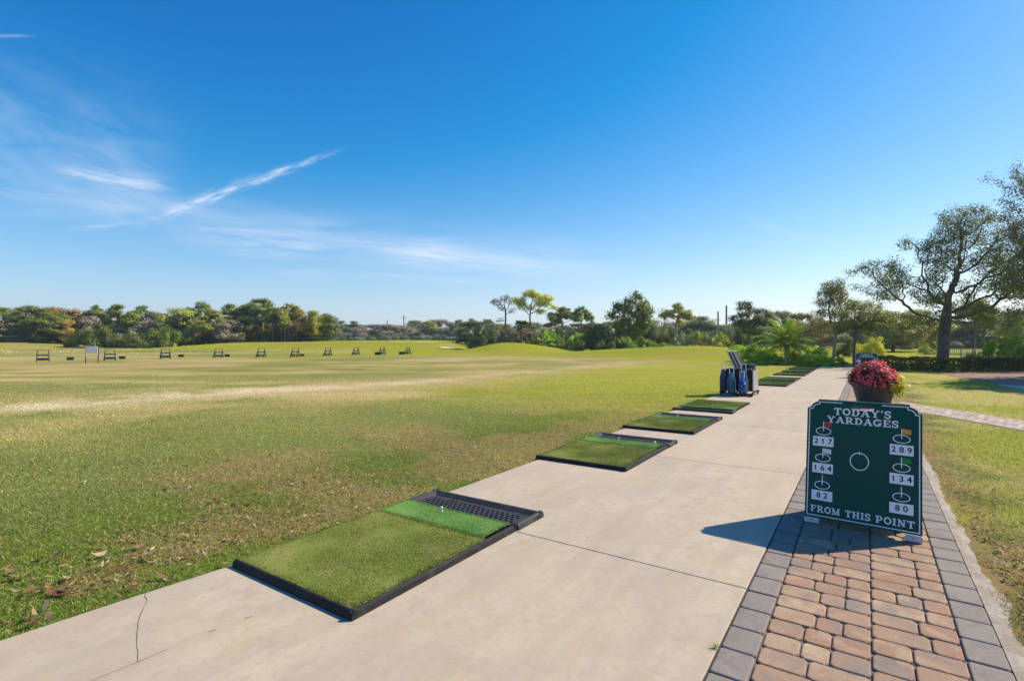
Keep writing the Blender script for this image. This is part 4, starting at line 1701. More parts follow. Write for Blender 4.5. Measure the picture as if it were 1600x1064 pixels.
# unit trees, about 10 m tall, scaled when placed
def pine_clumps(seed, h=10, w=2.3, n=9, lo=.66):
    r = random.Random(seed)
    out = []
    for k in range(n):
        a = r.uniform(0, 6.28)
        u = r.random() ** .6
        d = u * w
        z = h * (lo + (1 - lo) * (1 - .55 * u * u)) - r.uniform(.3, 1.0) - (h * .16 * r.random() if k % 3 == 0 else 0)
        out.append((d * math.cos(a), d * math.sin(a), z, r.uniform(.7, 1.05), r.uniform(.7, 1.05), r.uniform(.32, .5)))
    out.append((0, 0, h - .5, .95, .95, .5))
    return out


def chain_to(h, n, lean=.25, seed=0):
    r = random.Random(seed)
    x = y = 0
    pts = []
    for k in range(n + 1):
        pts.append((x, y, h * k / n))
        x += r.uniform(-1, 1) * lean
        y += r.uniform(-1, 1) * lean
    return pts


for k in range(4):
    proto_tree(f'pine{k}', 100 + k, chain_to(6.0 - .4 * k, 9, .10, k), pine_clumps(k, 10, (2.4, 2.0, 2.8, 1.7)[k], (15, 15, 17, 13)[k], (.56, .44, .52, .42)[k]), 190, .33, .34, .020, .17, .32, 40, .26, min_r=.022, thr=2.4, aspect=.5, shell=.6)


def oak_clumps(seed, h=10, w=4.2, lo=.12, n=18):
    r = random.Random(seed)
    out = []
    for k in range(n):
        a = r.uniform(0, 6.28)
        z = r.uniform(lo, .93)
        prof = math.sin(math.pi * min(1, max(.05, (z - lo + .12) / (1 - lo + .14)))) ** .6
        d = w * prof * r.uniform(.45, .95)
        out.append((d * math.cos(a), d * math.sin(a), h * z, r.uniform(.9, 1.5), r.uniform(.9, 1.5), r.uniform(.55, .9)))
    out.append((0, 0, h * .9, 1.4, 1.4, .8))
    return out


for k in range(3):
    proto_tree(f'round{k}', 200 + k, chain_to(2.6, 5, .12, k), oak_clumps(k, 10, (3.6, 4.2, 3.2)[k], (.14, .12, .2)[k], (24, 28, 20)[k]), 330, .42, .42, .018, .22, .36, 34, .36, min_r=.03, thr=2.4, aspect=.55, shell=.5)
for k in range(2):     # thin, almost bare winter trees
    proto_tree(f'bare{k}', 300 + k, chain_to(3.0, 5, .15, k), oak_clumps(9 + k, 10, 2.6, .38, 16), 300, .32, .30, .012, .15, .17, 6, .18, min_r=.0, thr=1.8, aspect=.5, sides=6)


def bush_clumps(seed, h=3, w=2.6, n=16):
    r = random.Random(seed)
    out = []
    for k in range(n):
        a = r.uniform(0, 6.28)
        d = w * r.random() ** .6
        z = r.uniform(.12, .95 - .5 * (d / w) ** 2)
        out.append((d * math.cos(a), d * math.sin(a), h * z, r.uniform(.5, .85), r.uniform(.5, .85), r.uniform(.35, .6)))
    return out


for k in range(3):
    proto_tree(f'bush{k}', 400 + k, [(0, 0, 0), (0, 0, .3)], bush_clumps(k), 260, .26, .28, .010, .06, .21, 32, .22, min_r=.02, thr=2.6, aspect=.55, shell=.4, sides=5)


# palmetto / cabbage palm: fans of narrow blades
def fan_mesh(name, seed, n, h, rad, size, trunk=0.0, droop=.4):
    r = np.random.default_rng(seed)
    Vs = []
    st = MB()
    for k in range(n):
        a = r.uniform(0, 2 * np.pi)
        el = r.uniform(-.35, 1.35) if trunk else r.uniform(.15, 1.4)
        L = rad * r.uniform(.7, 1.1)
        d = np.array([math.cos(a) * math.cos(el), math.sin(a) * math.cos(el), math.sin(el)])
        base = np.array([r.normal(0, .06), r.normal(0, .06), trunk])
        if not trunk:
            base[:2] += r.uniform(-rad * .8, rad * .8, 2)
        tip = base + d * L
        st.tube([base, (base + tip) / 2 + np.array([0, 0, .05]), tip], [.018, .014, .01], 4)
        side = np.cross(d, [0, 0, 1])
        side /= np.linalg.norm(side) + 1e-6
        upv = np.cross(side, d)
        nb = 13
        for j in range(nb):
            q = (j / (nb - 1) - .5) * 2.9
            bd = d * math.cos(q) + side * math.sin(q)
            ln = size * (1 - .18 * abs(q) / 1.45) * r.uniform(.85, 1.1)
            w = size * .065
            sdv = np.cross(bd, upv)
            mid = tip + bd * ln * .55
            end = tip + bd * ln - np.array([0, 0, droop * ln * r.uniform(.3, 1)])
            Vs += [tip, mid + sdv * w, end, mid - sdv * w]
    Vs = np.array(Vs)
    if trunk:
        st.tube([(0, 0, 0), (.03, 0, trunk * .5), (0, 0, trunk)], [.17, .15, .16], 9)
    return st.mesh(name + '_trunk'), quads_mesh(name + '_crown', Vs, r)


PROTO['cabbage'] = fan_mesh('cabbage', 1, 34, 5, 1.0, .85, 4.2, .5)
PROTO['palmetto'] = fan_mesh('palmetto', 2, 46, 2, 1.25, .75, 0.0, .35)


def dir_px(px, y, Y, base=0.0):
    return (px - 800) / F_PX * Y, (HOR - y) / F_PX * Y + CAM_H


def put_tree(proto, leafc, bark, px, topy, Y, wpx, label, cat='tree', name=None, group=None, rot=None, nomh=None, z0=None, sink=.05):
    tm, cm_ = PROTO[proto]
    x = (px - 800) / F_PX * Y
    z0 = hz(x, Y) if z0 is None else z0
    top = (HOR - topy) / F_PX * Y + CAM_H
    H = top - z0
    nm = name or {'pine': 'pine_tree', 'roun': 'oak_tree', 'bare': 'bare_tree', 'bush': 'shrub', 'cabb': 'cabbage_palm', 'palm': 'palmetto'}[proto[:4]]
    src = cm_ or tm
    co_ = np.empty(len(src.vertices) * 3, dtype=np.float32)
    src.vertices.foreach_get('co', co_)
    co_ = co_.reshape(-1, 3)
    ph = np.percentile(co_[:, 2], 99.7)
    pw = np.percentile(co_[:, 0], 99) - np.percentile(co_[:, 0], 1)
    o = empty(nm, (x, Y, z0 - sink), R(random.uniform(0, 360)) if rot is None else rot, label, cat, group)
    sz_ = H / ph
    sxy = (wpx / F_PX * Y) / pw
    o.scale = (sxy, sxy, sz_)
    t = bpy.data.objects.new('trunk' if not proto.startswith('bush') else 'stem', tm)
    COL.objects.link(t)
    t.parent = o
    if not tm.materials:
        tm.materials.append(None)
    t.material_slots[0].link = 'OBJECT'
    t.material_slots[0].material = BK[bark]
    if cm_ is not None:
        c_ = bpy.data.objects.new('crown' if not proto.startswith('bush') else 'foliage', cm_)
        COL.objects.link(c_)
        c_.parent = o
        if not cm_.materials:
            cm_.materials.append(None)
        c_.material_slots[0].link = 'OBJECT'
        c_.material_slots[0].material = LF[leafc]
    return o


random.seed(99)
GL_ = 'trees of the far left tree line'
LT = [
    # proto, leaf, bark, px, top, Y, width px, label
    ('pine0', 'pine', 'pine', 4, 480, 116, 34, 'green pine at the very left end of the tree line'),
    ('round1', 'greybrown', 'grey', 14, 500, 112, 62, 'low grey-brown oak at the left end of the tree line, under the first pine'),
    ('round0', 'green', 'oak', 52, 478, 116, 62, 'large round green oak with bare trunks below, left part of the tree line'),
    ('round2', 'dark', 'oak', 33, 492, 113, 46, 'dark green oak left of the large round green oak'),
    ('round1', 'green', 'oak', 76, 487, 113, 60, 'bright green oak in front of the orange-brown one'),
    ('round0', 'orange', 'oak', 92, 480.5, 118, 56, 'orange-brown autumn oak with a rounded crown in the left tree line'),
    ('round2', 'orange', 'oak', 108, 500, 113, 36, 'small orange leaved oak left of the low dark shrubs'),
    ('bare0', 'greygreen', 'grey', 115, 481, 124, 28, 'thin grey half bare tree right of the orange-brown oak'),
    ('pine2', 'pine', 'pine', 150, 476.5, 120, 36, 'umbrella pine with clear sky round its crown, behind the white notice board'),
    ('round2', 'greybrown', 'oak', 137, 494, 115, 40, 'brownish oak below and left of the umbrella pine'),
    ('pine1', 'pine', 'pine', 183, 475.5, 119, 32, 'second umbrella pine, just right of the one behind the white notice board'),
    ('bare1', 'greybrown', 'grey', 167, 494, 122, 24, 'bare grey tree between the two umbrella pines'),
    ('pine3', 'olive', 'pine', 206, 487, 117, 34, 'olive green pine between two taller pines above the dark shrubs'),
    ('pine0', 'pine', 'pine', 223, 477.5, 119, 32, 'third tall pine of the left tree line, above the broad low shrubs'),
    ('round1', 'greybrown', 'oak', 246, 488, 117, 56, 'brown-green oak with a dull crown left of the bright pine'),
    ('round0', 'olive', 'oak', 284, 482, 116, 54, 'bright yellow-green tree left of the wide umbrella pine'),
    ('bare0', 'red', 'dead', 302, 499, 112, 18, 'small reddish dying tree under the wide umbrella pine'),
    ('pine2', 'pine', 'pine', 314, 471.5, 121, 50, 'wide open umbrella pine near the middle of the left tree line'),
    ('pine2', 'olive', 'pine', 336, 485, 114, 56, 'flat topped bright green pine right of the wide umbrella pine'),
    ('pine1', 'pine', 'pine', 360, 474.5, 118, 32, 'pine with pale limbs left of the tallest pine'),
    ('round2', 'greybrown', 'grey', 360, 500, 113, 50, 'dull grey-brown oak under the pine with pale limbs'),
    ('pine3', 'pine', 'pine', 380, 477, 118, 30, 'narrow pine just left of the tallest pine'),
    ('pine0', 'pine', 'pine', 409, 466.5, 118, 50, 'tallest pine of the left tree line, with a broad crown'),
    ('pine1', 'pine', 'pine', 426, 480, 115, 34, 'shorter pine just right of the tallest pine'),
    ('pine2', 'olive', 'pine', 452, 474.5, 116, 54, 'yellow-green broad pine near the right end of the left tree line'),
    ('bare1', 'red', 'dead', 463, 489, 113, 22, 'reddish half dead tree under the yellow-green pine'),
    ('pine3', 'olive', 'pine', 445, 492, 113, 22, 'small yellowish pine on a pale trunk below the yellow-green pine'),
    ('round1', 'golden', 'oak', 490, 486, 116, 42, 'golden yellow tree near the right end of the left tree line'),
    ('round0', 'green', 'oak', 511, 490, 118, 34, 'last green oak at the right end of the left tree line'),
    ('round2', 'greygreen', 'grey', 523, 502, 118, 20, 'small grey-green tree closing the left tree line at its right end'),
]
for a in LT:
    put_tree(*a[:7], a[7], group=GL_)
for i, (px, ty, w, l) in enumerate(((25, 499, 44, 'olive'), (66, 502, 40, 'green'), (124, 500, 36, 'dusk'), (158, 503, 40, 'dusk'), (176, 499, 36, 'olive'), (195, 500, 38, 'green'), (214, 497, 40, 'olive'), (236, 500, 40, 'green'), (262, 494, 40, 'green'), (298, 497, 40, 'green'), (324, 500, 40, 'olive'), (345, 501, 36, 'dusk'), (372, 494, 40, 'green'), (392, 490, 38, 'green'), (416, 494, 40, 'dusk'), (434, 497, 36, 'olive'), (455, 496, 40, 'dusk'), (472, 497, 36, 'olive'), (492, 503, 34, 'dusk'))):
    put_tree(f'round{i % 3}', l, 'oak', px, ty, 120 + i % 4, w, 'mid-height oak between the taller pines of the left tree line', group='mid-height oaks of the left tree line')
BU = [
    ('bush0', 'bush', 137, 514, 106, 52, 'dark leafy shrub behind the white notice board, left of the shrub row'),
    ('bush1', 'bush', 166, 511, 106, 56, 'second shrub of the row, right above the second bag stand'),
    ('bush2', 'greygreen', 196, 514, 107, 48, 'greyer shrub in the middle of the low row before the left tree line'),
    ('bush0', 'bush', 229, 512, 106, 56, 'broad shrub left of the rounded bright one'),
    ('bush1', 'bush', 258, 510.5, 105, 40, 'rounded bright green shrub at the right end of the row'),
]
for p, l, px, ty, Y, w, lab in BU:
    put_tree(p, l, 'oak', px, ty, Y, w, lab, cat='shrub', group='low shrubs before the left tree line')
for i, (p, l, px, ty, w) in enumerate((('bush2', 'dark', 10, 519, 50), ('bush1', 'dark', 40, 520, 40), ('bush0', 'dark', 75, 522, 50), ('bush1', 'dark', 104, 521, 40), ('bush2', 'dusk', 290, 512, 44), ('bush0', 'bush', 312, 518, 44), ('bush1', 'dark', 338, 514, 40), ('bush2', 'bush', 362, 516, 40),
                                       ('bush0', 'dark', 385, 509, 44), ('bush1', 'bush', 412, 512, 40), ('bush2', 'dark', 436, 514, 34), ('bush0', 'olive', 455, 513, 34), ('bush1', 'dark', 482, 510, 36), ('bush2', 'dusk', 505, 512, 34))):
    put_tree(p, l, 'oak', px, ty, 119 + (i % 3), w, 'dark undergrowth shrub under the trunks of the left tree line', cat='shrub', group='undergrowth under the left tree line')
# middle distance, 200 m and more away
for i, (p, l, px, ty, w) in enumerate((('pine1', 'dusk', 534, 501, 20), ('pine0', 'dusk', 552, 501.5, 22), ('round0', 'dusk', 546, 512, 44), ('round1', 'greybrown', 578, 507, 46), ('round2', 'greybrown', 604, 506.5, 40), ('round0', 'greybrown', 626, 508, 36), ('round1', 'dusk', 651, 501, 40),
                                       ('pine3', 'olive', 669, 501.5, 26), ('round2', 'greybrown', 689, 499, 40), ('pine0', 'dusk', 718, 499.5, 24), ('pine2', 'dusk', 736, 497.5, 26), ('round1', 'greygreen', 708, 507, 42), ('round2', 'dusk', 748, 503, 44), ('round0', 'greybrown', 562, 511, 40), ('round1', 'greybrown', 640, 512, 40), ('round2', 'greybrown', 670, 511, 40))):
    put_tree(p, l, 'grey', px, ty, 205 + (i * 7) % 22, w, 'dull grey-green tree in the distant middle tree line', group='distant middle tree line')
for i in range(15):
    put_tree(f'bush{i % 3}', ('dusk', 'dark', 'greygreen')[i % 3], 'grey', 528 + i * 16.5, 521 + (i * 5) % 4, 198 + i % 5, 30, 'low dark shrub at the foot of the distant middle tree line', cat='shrub', group='shrubs at the foot of the distant tree line')
for i in range(22):    # farther woods that close the gaps
    px = 320 + i * 60
    put_tree(f'round{i % 3}', ('dusk', 'greygreen')[i % 2], 'grey', px, 511 + (i * 3) % 7, 330 + (i * 37) % 40, 74, 'tree of the far woods beyond the range', group='far woods beyond the range')

for i in range(34):
    put_tree(f'bush{i % 3}', ('dusk', 'greygreen', 'greybrown')[i % 3], 'grey', 300 + i * 41, 519 + (i * 5) % 5, 318 + i % 6, 66, 'low growth at the foot of the far woods', cat='shrub', group='low growth of the far woods')
# ---- right of the middle mound
MID = [
    ('round2', 'dusk', 'oak', 760, 506, 98, 46, 'dull green oak left of the dead tree', 'tree'),
    ('pine0', 'pine', 'pine', 878, 479.5, 100, 40, 'left of two round topped pines right of the yellow tree', 'tree'),
    ('pine2', 'pine', 'pine', 909, 478.5, 99, 42, 'right of two round topped pines beside the big leaved tree', 'tree'),
    ('bare1', 'greygreen', 'grey', 1036, 481, 86, 32, 'thin limbed tree just left of the single umbrella pine', 'tree'),
    ('pine2', 'olive', 'pine', 1058, 473.5, 84, 50, 'single umbrella pine with a pale trunk right of the big leaved tree', 'tree'),
    ('round1', 'greygreen', 'grey', 1093, 495, 130, 60, 'grey-green dome shaped tree behind the palmettos', 'tree'),
    ('bare0', 'greygreen', 'grey', 1116, 497, 128, 34, 'bare grey tree beside the two grey poles', 'tree'),
    ('round0', 'dusk', 'oak', 1012, 500, 96, 50, 'dull oak behind the big leaved tree on its right', 'tree'),
    ('round2', 'dusk', 'oak', 930, 505, 96, 60, 'dull oak behind the big leaved tree on its left', 'tree'),
    ('round1', 'dusk', 'oak', 1138, 508, 90, 60, 'dull oak behind the palmettos left of the dark layered tree', 'tree'),
    ('round0', 'dark', 'oak', 1200, 487, 70, 44, 'dark oak right of the layered tree', 'tree'),
    ('round2', 'greygreen', 'grey', 1219, 486, 80, 40, 'grey-green oak behind the feathery palm', 'tree'),
    ('round1', 'orange', 'grey', 1254, 489, 78, 50, 'orange-brown tree right of the feathery palm', 'tree'),
    ('bare1', 'greybrown', 'grey', 1271, 484, 82, 36, 'bare twiggy tree behind the orange-brown one', 'tree'),
    ('round0', 'greybrown', 'grey', 1284, 500, 84, 50, 'grey-brown oak left of the grey live oak', 'tree'),
]
for p, l, bk, px, ty, Y, w, lab, ct_ in MID:
    put_tree(p, l, bk, px, ty, Y, w, lab)
for i in range(13):
    put_tree(f'round{i % 3}', ('dusk', 'green', 'greygreen', 'greybrown')[i % 4], 'oak', 742 + i * 44, 501 + (i * 5) % 8, 112 + (i * 7) % 14, 62, 'soft green tree of the woods behind the two grass mounds', group='woods behind the grass mounds')
# understory
US = [('bush0', 'dark', 752, 514, 82, 44), ('bush2', 'dusk', 772, 512, 84, 36), ('bush1', 'dusk', 786, 516, 80, 34), ('bush0', 'greybrown', 802, 517, 79, 32), ('bush2', 'dark', 818, 516, 80, 36), ('bush1', 'dusk', 834, 515, 81, 38), ('bush0', 'dark', 872, 512, 84, 40), ('bush2', 'dusk', 890, 512, 86, 40), ('bush1', 'olive', 850, 513, 76, 40), ('bush2', 'bush', 866, 519, 74, 30), ('bush1', 'dark', 893, 516, 80, 40), ('bush0', 'bush', 912, 515, 70, 46),
      ('bush1', 'dark', 940, 508, 69, 50), ('bush2', 'dark', 965, 512, 68, 46), ('bush0', 'bush', 925, 526, 67, 50), ('bush1', 'dark', 955, 526, 66, 44), ('bush2', 'lush', 985, 528, 66, 40), ('bush0', 'bush', 1010, 526, 66, 44), ('bush1', 'lush', 1034, 535, 64, 34),
      ('bush0', 'dark', 1018, 507, 74, 40), ('bush2', 'dark', 1045, 512, 72, 44), ('bush1', 'dark', 1072, 515, 74, 46), ('bush0', 'dusk', 1100, 519, 76, 44), ('bush2', 'dark', 1130, 515, 72, 44), ('bush1', 'dark', 1155, 512, 66, 46), ('bush0', 'dark', 1185, 514, 60, 44)]
for p, l, px, ty, Y, w in US:
    put_tree(p, l, 'oak', px, ty, Y, w, 'dense green shrub of the thicket behind the two grass mounds', cat='shrub', group='thicket shrubs behind the mounds')
for px, ty, Y, w, l in ((1068, 517, 66, 36, 'greygreen'), (1090, 516, 66, 38, 'olive'), (1112, 520, 65, 34, 'greygreen'), (1128, 517, 62, 34, 'olive'), (860, 516, 72, 34, 'lush'), (975, 525, 66, 30, 'lush'), (1012, 529, 65, 28, 'lush'), (750, 503, 80, 40, 'dusk'), (905, 519, 69, 36, 'lush')):
    put_tree('palmetto', l, 'pine', px, ty, Y, w, 'palmetto with fan leaves in the thicket behind the mounds', cat='palmetto', group='palmettos behind the mounds')
for px, ty, Y, w, l, lab in ((815, 500, 78, 34, 'bush', 'cabbage palm between the dead tree and the yellow tree'), (795, 513, 76, 26, 'dead', 'brown dying cabbage palm under the dead tree'), (822, 512, 75, 24, 'dead', 'dull brown dry palm under the yellow tree'), (762, 498, 110, 26, 'dusk', 'cabbage palm left of the dead tree')):
    put_tree('cabbage', l, 'pine', px, ty, Y, w, lab, cat='palm')


def px_tree(name, seed, base, Y, chain_px, clumps_px, natt, step, kill, r_tip, r_base, leaf, nleaf, spread, leafc, bark, label, dz=1.0, ysp=1.0, **kw):
    """a single tree whose limbs and clumps were measured on the photograph; built at its real size round its own base"""
    m = Y / F_PX
    r = random.Random(seed)
    bx = base[0]
    x0 = (bx - 800) * m
    z0 = hz(x0, Y)

    def loc(px, py, dy=0):
        return ((px - bx) * m, dy, (HOR - py) * m + CAM_H - z0)
    chain = []
    for k, (px, py) in enumerate(chain_px):
        p = loc(px, py)
        chain.append(p)
    chain[0] = (chain[0][0], 0, -.15)
    fine = [chain[0]]
    for a, b_ in zip(chain[:-1], chain[1:]):
        n = max(1, int(math.dist(a, b_) / step))
        for q in range(1, n + 1):
            fine.append(tuple(a[i] + (b_[i] - a[i]) * q / n for i in range(3)))
    clm = []
    for c_ in clumps_px:
        px, py, rx, ry = c_[:4]
        x, _, z = loc(px, py)
        dy = c_[4] * m if len(c_) > 4 else r.uniform(-1, 1) * rx * m * .9 * ysp
        clm.append((x, dy, z, rx * m, rx * m * dz, ry * m))
    tm, cmh = tree_meshes(name, seed, fine, clm, natt, step, kill, r_tip, r_base, leaf, nleaf, spread, **kw)
    o = empty(name, (x0, Y, z0), 0, label, 'tree')
    link('trunk', tm, o, BK[bark])
    if cmh is not None:
        link('crown', cmh, o, LF[leafc])
    return o


px_tree('dead_tree', 1, (790, 545), 80, [(790, 545), (789, 520), (790, 500), (790, 488)], [(776, 473, 9, 6), (789, 465, 9, 5), (796, 470, 7, 8), (783, 481, 7, 5), (800, 486, 5, 4), (803, 480, 4, 4), (773, 470, 5, 4), (778, 501, 4, 3)], 420, .20, .17, .013, .13, .17, 5.0, .13, 'dead', 'dead', 'dead purple-grey tree with bare forked limbs rising behind the middle mound', thr=1.5, wig=.2)
px_tree('yellow_tree', 2, (831, 545), 79, [(831, 545), (829, 515), (828, 498)], [(829, 458, 12, 5), (838, 462, 10, 5), (848, 466, 9, 6), (857, 466, 7, 5), (812, 471, 9, 7), (818, 479, 8, 6), (806, 468, 6, 4), (867, 480, 5, 4), (853, 476, 9, 4), (840, 474, 10, 5), (828, 481, 8, 4), (845, 487, 8, 4), (858, 471, 6, 5)], 520, .22, .20, .013, .125, .20, 22, .21, 'yellow', 'oak', 'yellow-green leaved open tree right of the dead tree', thr=1.7, drop=.15)
px_tree('broadleaf_tree', 3, (983, 550), 70, [(983, 550), (981, 525), (983, 505)], [(985, 470, 12, 8), (1000, 466, 10, 7), (992, 459, 6, 4), (970, 480, 14, 8), (960, 490, 10, 6), (1008, 486, 13, 8), (988, 486, 18, 10), (975, 500, 16, 9), (1003, 503, 14, 10), (953, 496, 8, 4), (1012, 474, 6, 4), (990, 515, 18, 8), (967, 512, 10, 6), (1016, 498, 7, 5)], 360, .25, .26, .016, .20, .32, 13, .28, 'bush', 'oak', 'tall big leaved green tree with a ragged pointed crown in the thicket', thr=1.8, aspect=.6)
px_tree('layered_tree', 4, (1170, 548), 58, [(1170, 548), (1170, 525), (1168, 508)], [(1158, 475, 10, 3), (1166, 476, 8, 3), (1158, 483, 9, 3), (1170, 484, 10, 4), (1150, 497, 10, 4), (1143, 498, 6, 3), (1168, 492, 12, 4), (1184, 486, 10, 4), (1194, 486, 8, 3), (1178, 500, 14, 5), (1160, 505, 14, 6), (1188, 510, 12, 6), (1200, 500, 9, 5), (1172, 516, 18, 7), (1200, 492, 8, 4)], 380, .20, .20, .012, .16, .18, 28, .17, 'dark', 'oak', 'dark layered tree with flat tiers of leaves right of the two grey poles', thr=1.9)
px_tree('slender_oak', 5, (1302, 566), 44, [(1302, 566), (1304, 545), (1306, 520)], [(1300, 448, 14, 10), (1290, 458, 10, 8), (1312, 456, 14, 10), (1296, 472, 14, 9), (1316, 470, 14, 9), (1288, 488, 9, 7), (1303, 490, 12, 9), (1320, 490, 12, 8), (1298, 508, 12, 8), (1316, 508, 12, 8), (1288, 512, 9, 7), (1307, 440, 8, 5)], 420, .19, .19, .010, .13, .16, 26, .18, 'pale', 'grey', 'slender oak with pale yellowish foliage at the end of the path', thr=1.9, drop=.1)
px_tree('young_oak', 6, (1335, 573), 30.5, [(1335, 573), (1334, 545), (1336, 530)], [(1330, 510, 20, 11), (1352, 505, 22, 11), (1372, 508, 20, 9), (1318, 500, 13, 9), (1342, 490, 20, 10), (1365, 490, 20, 9), (1385, 496, 14, 8), (1350, 476, 16, 8), (1330, 478, 12, 8), (1312, 515, 10, 6), (1395, 508, 12, 7), (1372, 476, 14, 7)], 520, .15, .15, .008, .085, .11, 24, .14, 'oak_bright', 'oak', 'young oak with a slim dark forked trunk beside the distant yardage board', thr=1.9, drop=.12)
OAK = [(1492, 338, 30, 16), (1475, 352, 26, 16), (1512, 350, 30, 18), (1535, 366, 32, 22), (1500, 378, 40, 20), (1468, 382, 26, 16), (1430, 388, 22, 13), (1416, 376, 14, 9), (1446, 404, 28, 14), (1484, 410, 36, 18), (1522, 410, 36, 20), (1556, 400, 34, 22), (1580, 420, 34, 24),
       (1405, 425, 28, 12), (1372, 416, 24, 10), (1348, 424, 20, 9), (1334, 430, 12, 7), (1425, 442, 30, 12), (1390, 440, 28, 10), (1455, 440, 28, 12), (1360, 445, 20, 8), (1425, 462, 28, 9), (1395, 462, 26, 9), (1450, 470, 22, 9), (1545, 440, 36, 18), (1575, 458, 36, 16), (1520, 452, 26, 14), (1540, 475, 34, 12), (1510, 488, 24, 9),
       (1560, 490, 30, 10), (1400, 497, 24, 9), (1428, 504, 26, 9), (1376, 500, 18, 7), (1450, 496, 16, 7), (1530, 505, 22, 8), (1600, 440, 30, 22)]
px_tree('live_oak', 7, (1472, 566), 35, [(1472, 566), (1474, 545), (1475, 525), (1477, 505), (1479, 488)], OAK, 1700, .30, .30, .009, .34, .135, 32, .20, 'oak', 'oak', 'big spreading live oak with a thick dark trunk behind the clipped hedge', thr=2.6, sides=10, drop=.12)
OAK2 = [(1585, 268, 20, 10), (1565, 272, 14, 7), (1600, 290, 26, 14), (1625, 275, 30, 18), (1660, 280, 50, 30), (1590, 318, 26, 14), (1575, 330, 18, 10), (1600, 350, 34, 18), (1640, 340, 44, 28), (1570, 372, 22, 14), (1600, 390, 34, 22), (1650, 400, 50, 30), (1585, 420, 26, 18), (1620, 440, 36, 22), (1575, 450, 22, 12), (1600, 480, 34, 14), (1700, 340, 60, 50), (1700, 430, 60, 40), (1640, 300, 36, 22), (1720, 290, 50, 30), (1612, 500, 28, 9), (1560, 505, 20, 7), (1555, 314, 9, 5)]
px_tree('edge_oak', 8, (1672, 572), 31, [(1672, 572), (1670, 540), (1662, 500), (1655, 470)], OAK2, 1200, .30, .30, .009, .29, .135, 30, .20, 'oak', 'oak', 'tall oak at the right edge of the view, limbs reaching in leftward', thr=2.6, sides=9, drop=.12)
# trees seen under and behind the oaks
for p, l, bk, px, ty, Y, w, lab in (('round0', 'olive', 'oak', 1395, 486, 70, 66, 'sunlit yellow-green tree under the left limbs of the live oak'), ('round1', 'olive', 'oak', 1440, 484, 74, 66, 'sunlit yellow-green tree just left of the live oak trunk'),
                                    ('round2', 'greygreen', 'oak', 1360, 500, 84, 60, 'grey-green tree behind the young oak'), ('pine1', 'dusk', 'oak', 1522, 470, 58, 50, 'twin trunked tree behind the white railing'), ('pine3', 'dusk', 'oak', 1538, 476, 60, 40, 'second trunk tree right of the white railing'),
                                    ('round0', 'dusk', 'oak', 1500, 505, 120, 70, 'far tree showing right of the live oak trunk'), ('round1', 'greygreen', 'oak', 1560, 500, 110, 80, 'far grey-green tree right of the railing'), ('round2', 'olive', 'oak', 1592, 484, 62, 60, 'sunlit tree at the right edge behind the mulch bed'),
                                    ('round0', 'dusk', 'oak', 1630, 490, 90, 80, 'far tree beyond the right edge oak'), ('round1', 'dusk', 'oak', 1420, 511, 150, 70, 'far dull tree on the left behind the live oak'), ('round2', 'dusk', 'oak', 1470, 512, 150, 70, 'far dull tree directly behind the live oak trunk'), ('round0', 'dusk', 'oak', 1330, 512, 140, 60, 'far dull tree behind the slender oak')):
    put_tree(p, l, bk, px, ty, Y, w, lab)
for i, (px, ty, w) in enumerate(((1345, 506, 90), (1400, 503, 90), (1450, 505, 90), (1500, 502, 90), (1550, 500, 90), (1600, 498, 90), (1650, 496, 90))):
    put_tree(f'round{i % 3}', ('dusk', 'greygreen', 'olive')[i % 3], 'oak', px, ty, 104 + 7 * (i % 3), w, 'soft green tree of the far wood seen beneath the live oak', group='far wood beneath the live oak')
put_tree('round2', 'oak_bright', 'oak', 1890, 180, 19.5, 280, 'oak just outside the right edge of the view, shading the lawn and mulch')
for p, l, px, ty, Y, w, lab in (('bush0', 'yellow', 1357, 526, 46, 40, 'yellow leaved shrub behind the distant yardage board'), ('bush1', 'bush', 1326, 527, 50, 36, 'green shrub left of the yellow one'), ('bush2', 'olive', 1447, 537, 60, 26, 'small yellow-green shrub on the far lawn left of the live oak trunk'),
                                ('bush0', 'bush', 1420, 532, 90, 60, 'distant green shrub row on the far lawn'), ('bush1', 'dusk', 1385, 530, 95, 50, 'distant dull shrub on the far lawn'), ('bush2', 'dusk', 1500, 528, 100, 60, 'distant shrub behind the white railing'),
                                ('bush1', 'lush', 1545, 530, 31, 56, 'sunlit leafy shrub behind the hedge, left of two'), ('bush2', 'lush', 1592, 523, 30, 72, 'sunlit leafy shrub behind the hedge, right of two')):
    put_tree(p, l, 'oak', px, ty, Y, w, lab, cat='shrub')

# ---- bed of broad leaved plants round the feather palm
BED = [(1160, 541, 36, 34), (1182, 536, 35.5, 36), (1203, 539, 35, 34), (1190, 549, 33.5, 36), (1214, 552, 33, 34), (1243, 548, 33, 36), (1262, 541, 34, 36), (1280, 540, 34, 34), (1266, 552, 32.3, 34), (1288, 553, 32, 30), (1308, 556, 32, 26), (1150, 538, 42, 24)]
proto_tree('bushbed', 450, [(0, 0, 0), (0, 0, .3)], bush_clumps(7, 3, 2.2, 20), 150, .3, .36, .012, .07, .62, 9, .25, min_r=.02, thr=2.4, aspect=.34, shell=.5, sides=5, up=.9)
for i, (px, ty, Y, w) in enumerate(BED):
    put_tree('bushbed', 'bed' if i % 3 != 1 else 'lush', 'oak', px, ty, Y, w, 'broad leaved green plant in the bed round the feather palm', cat='shrub', group='leafy plants in the palm bed')


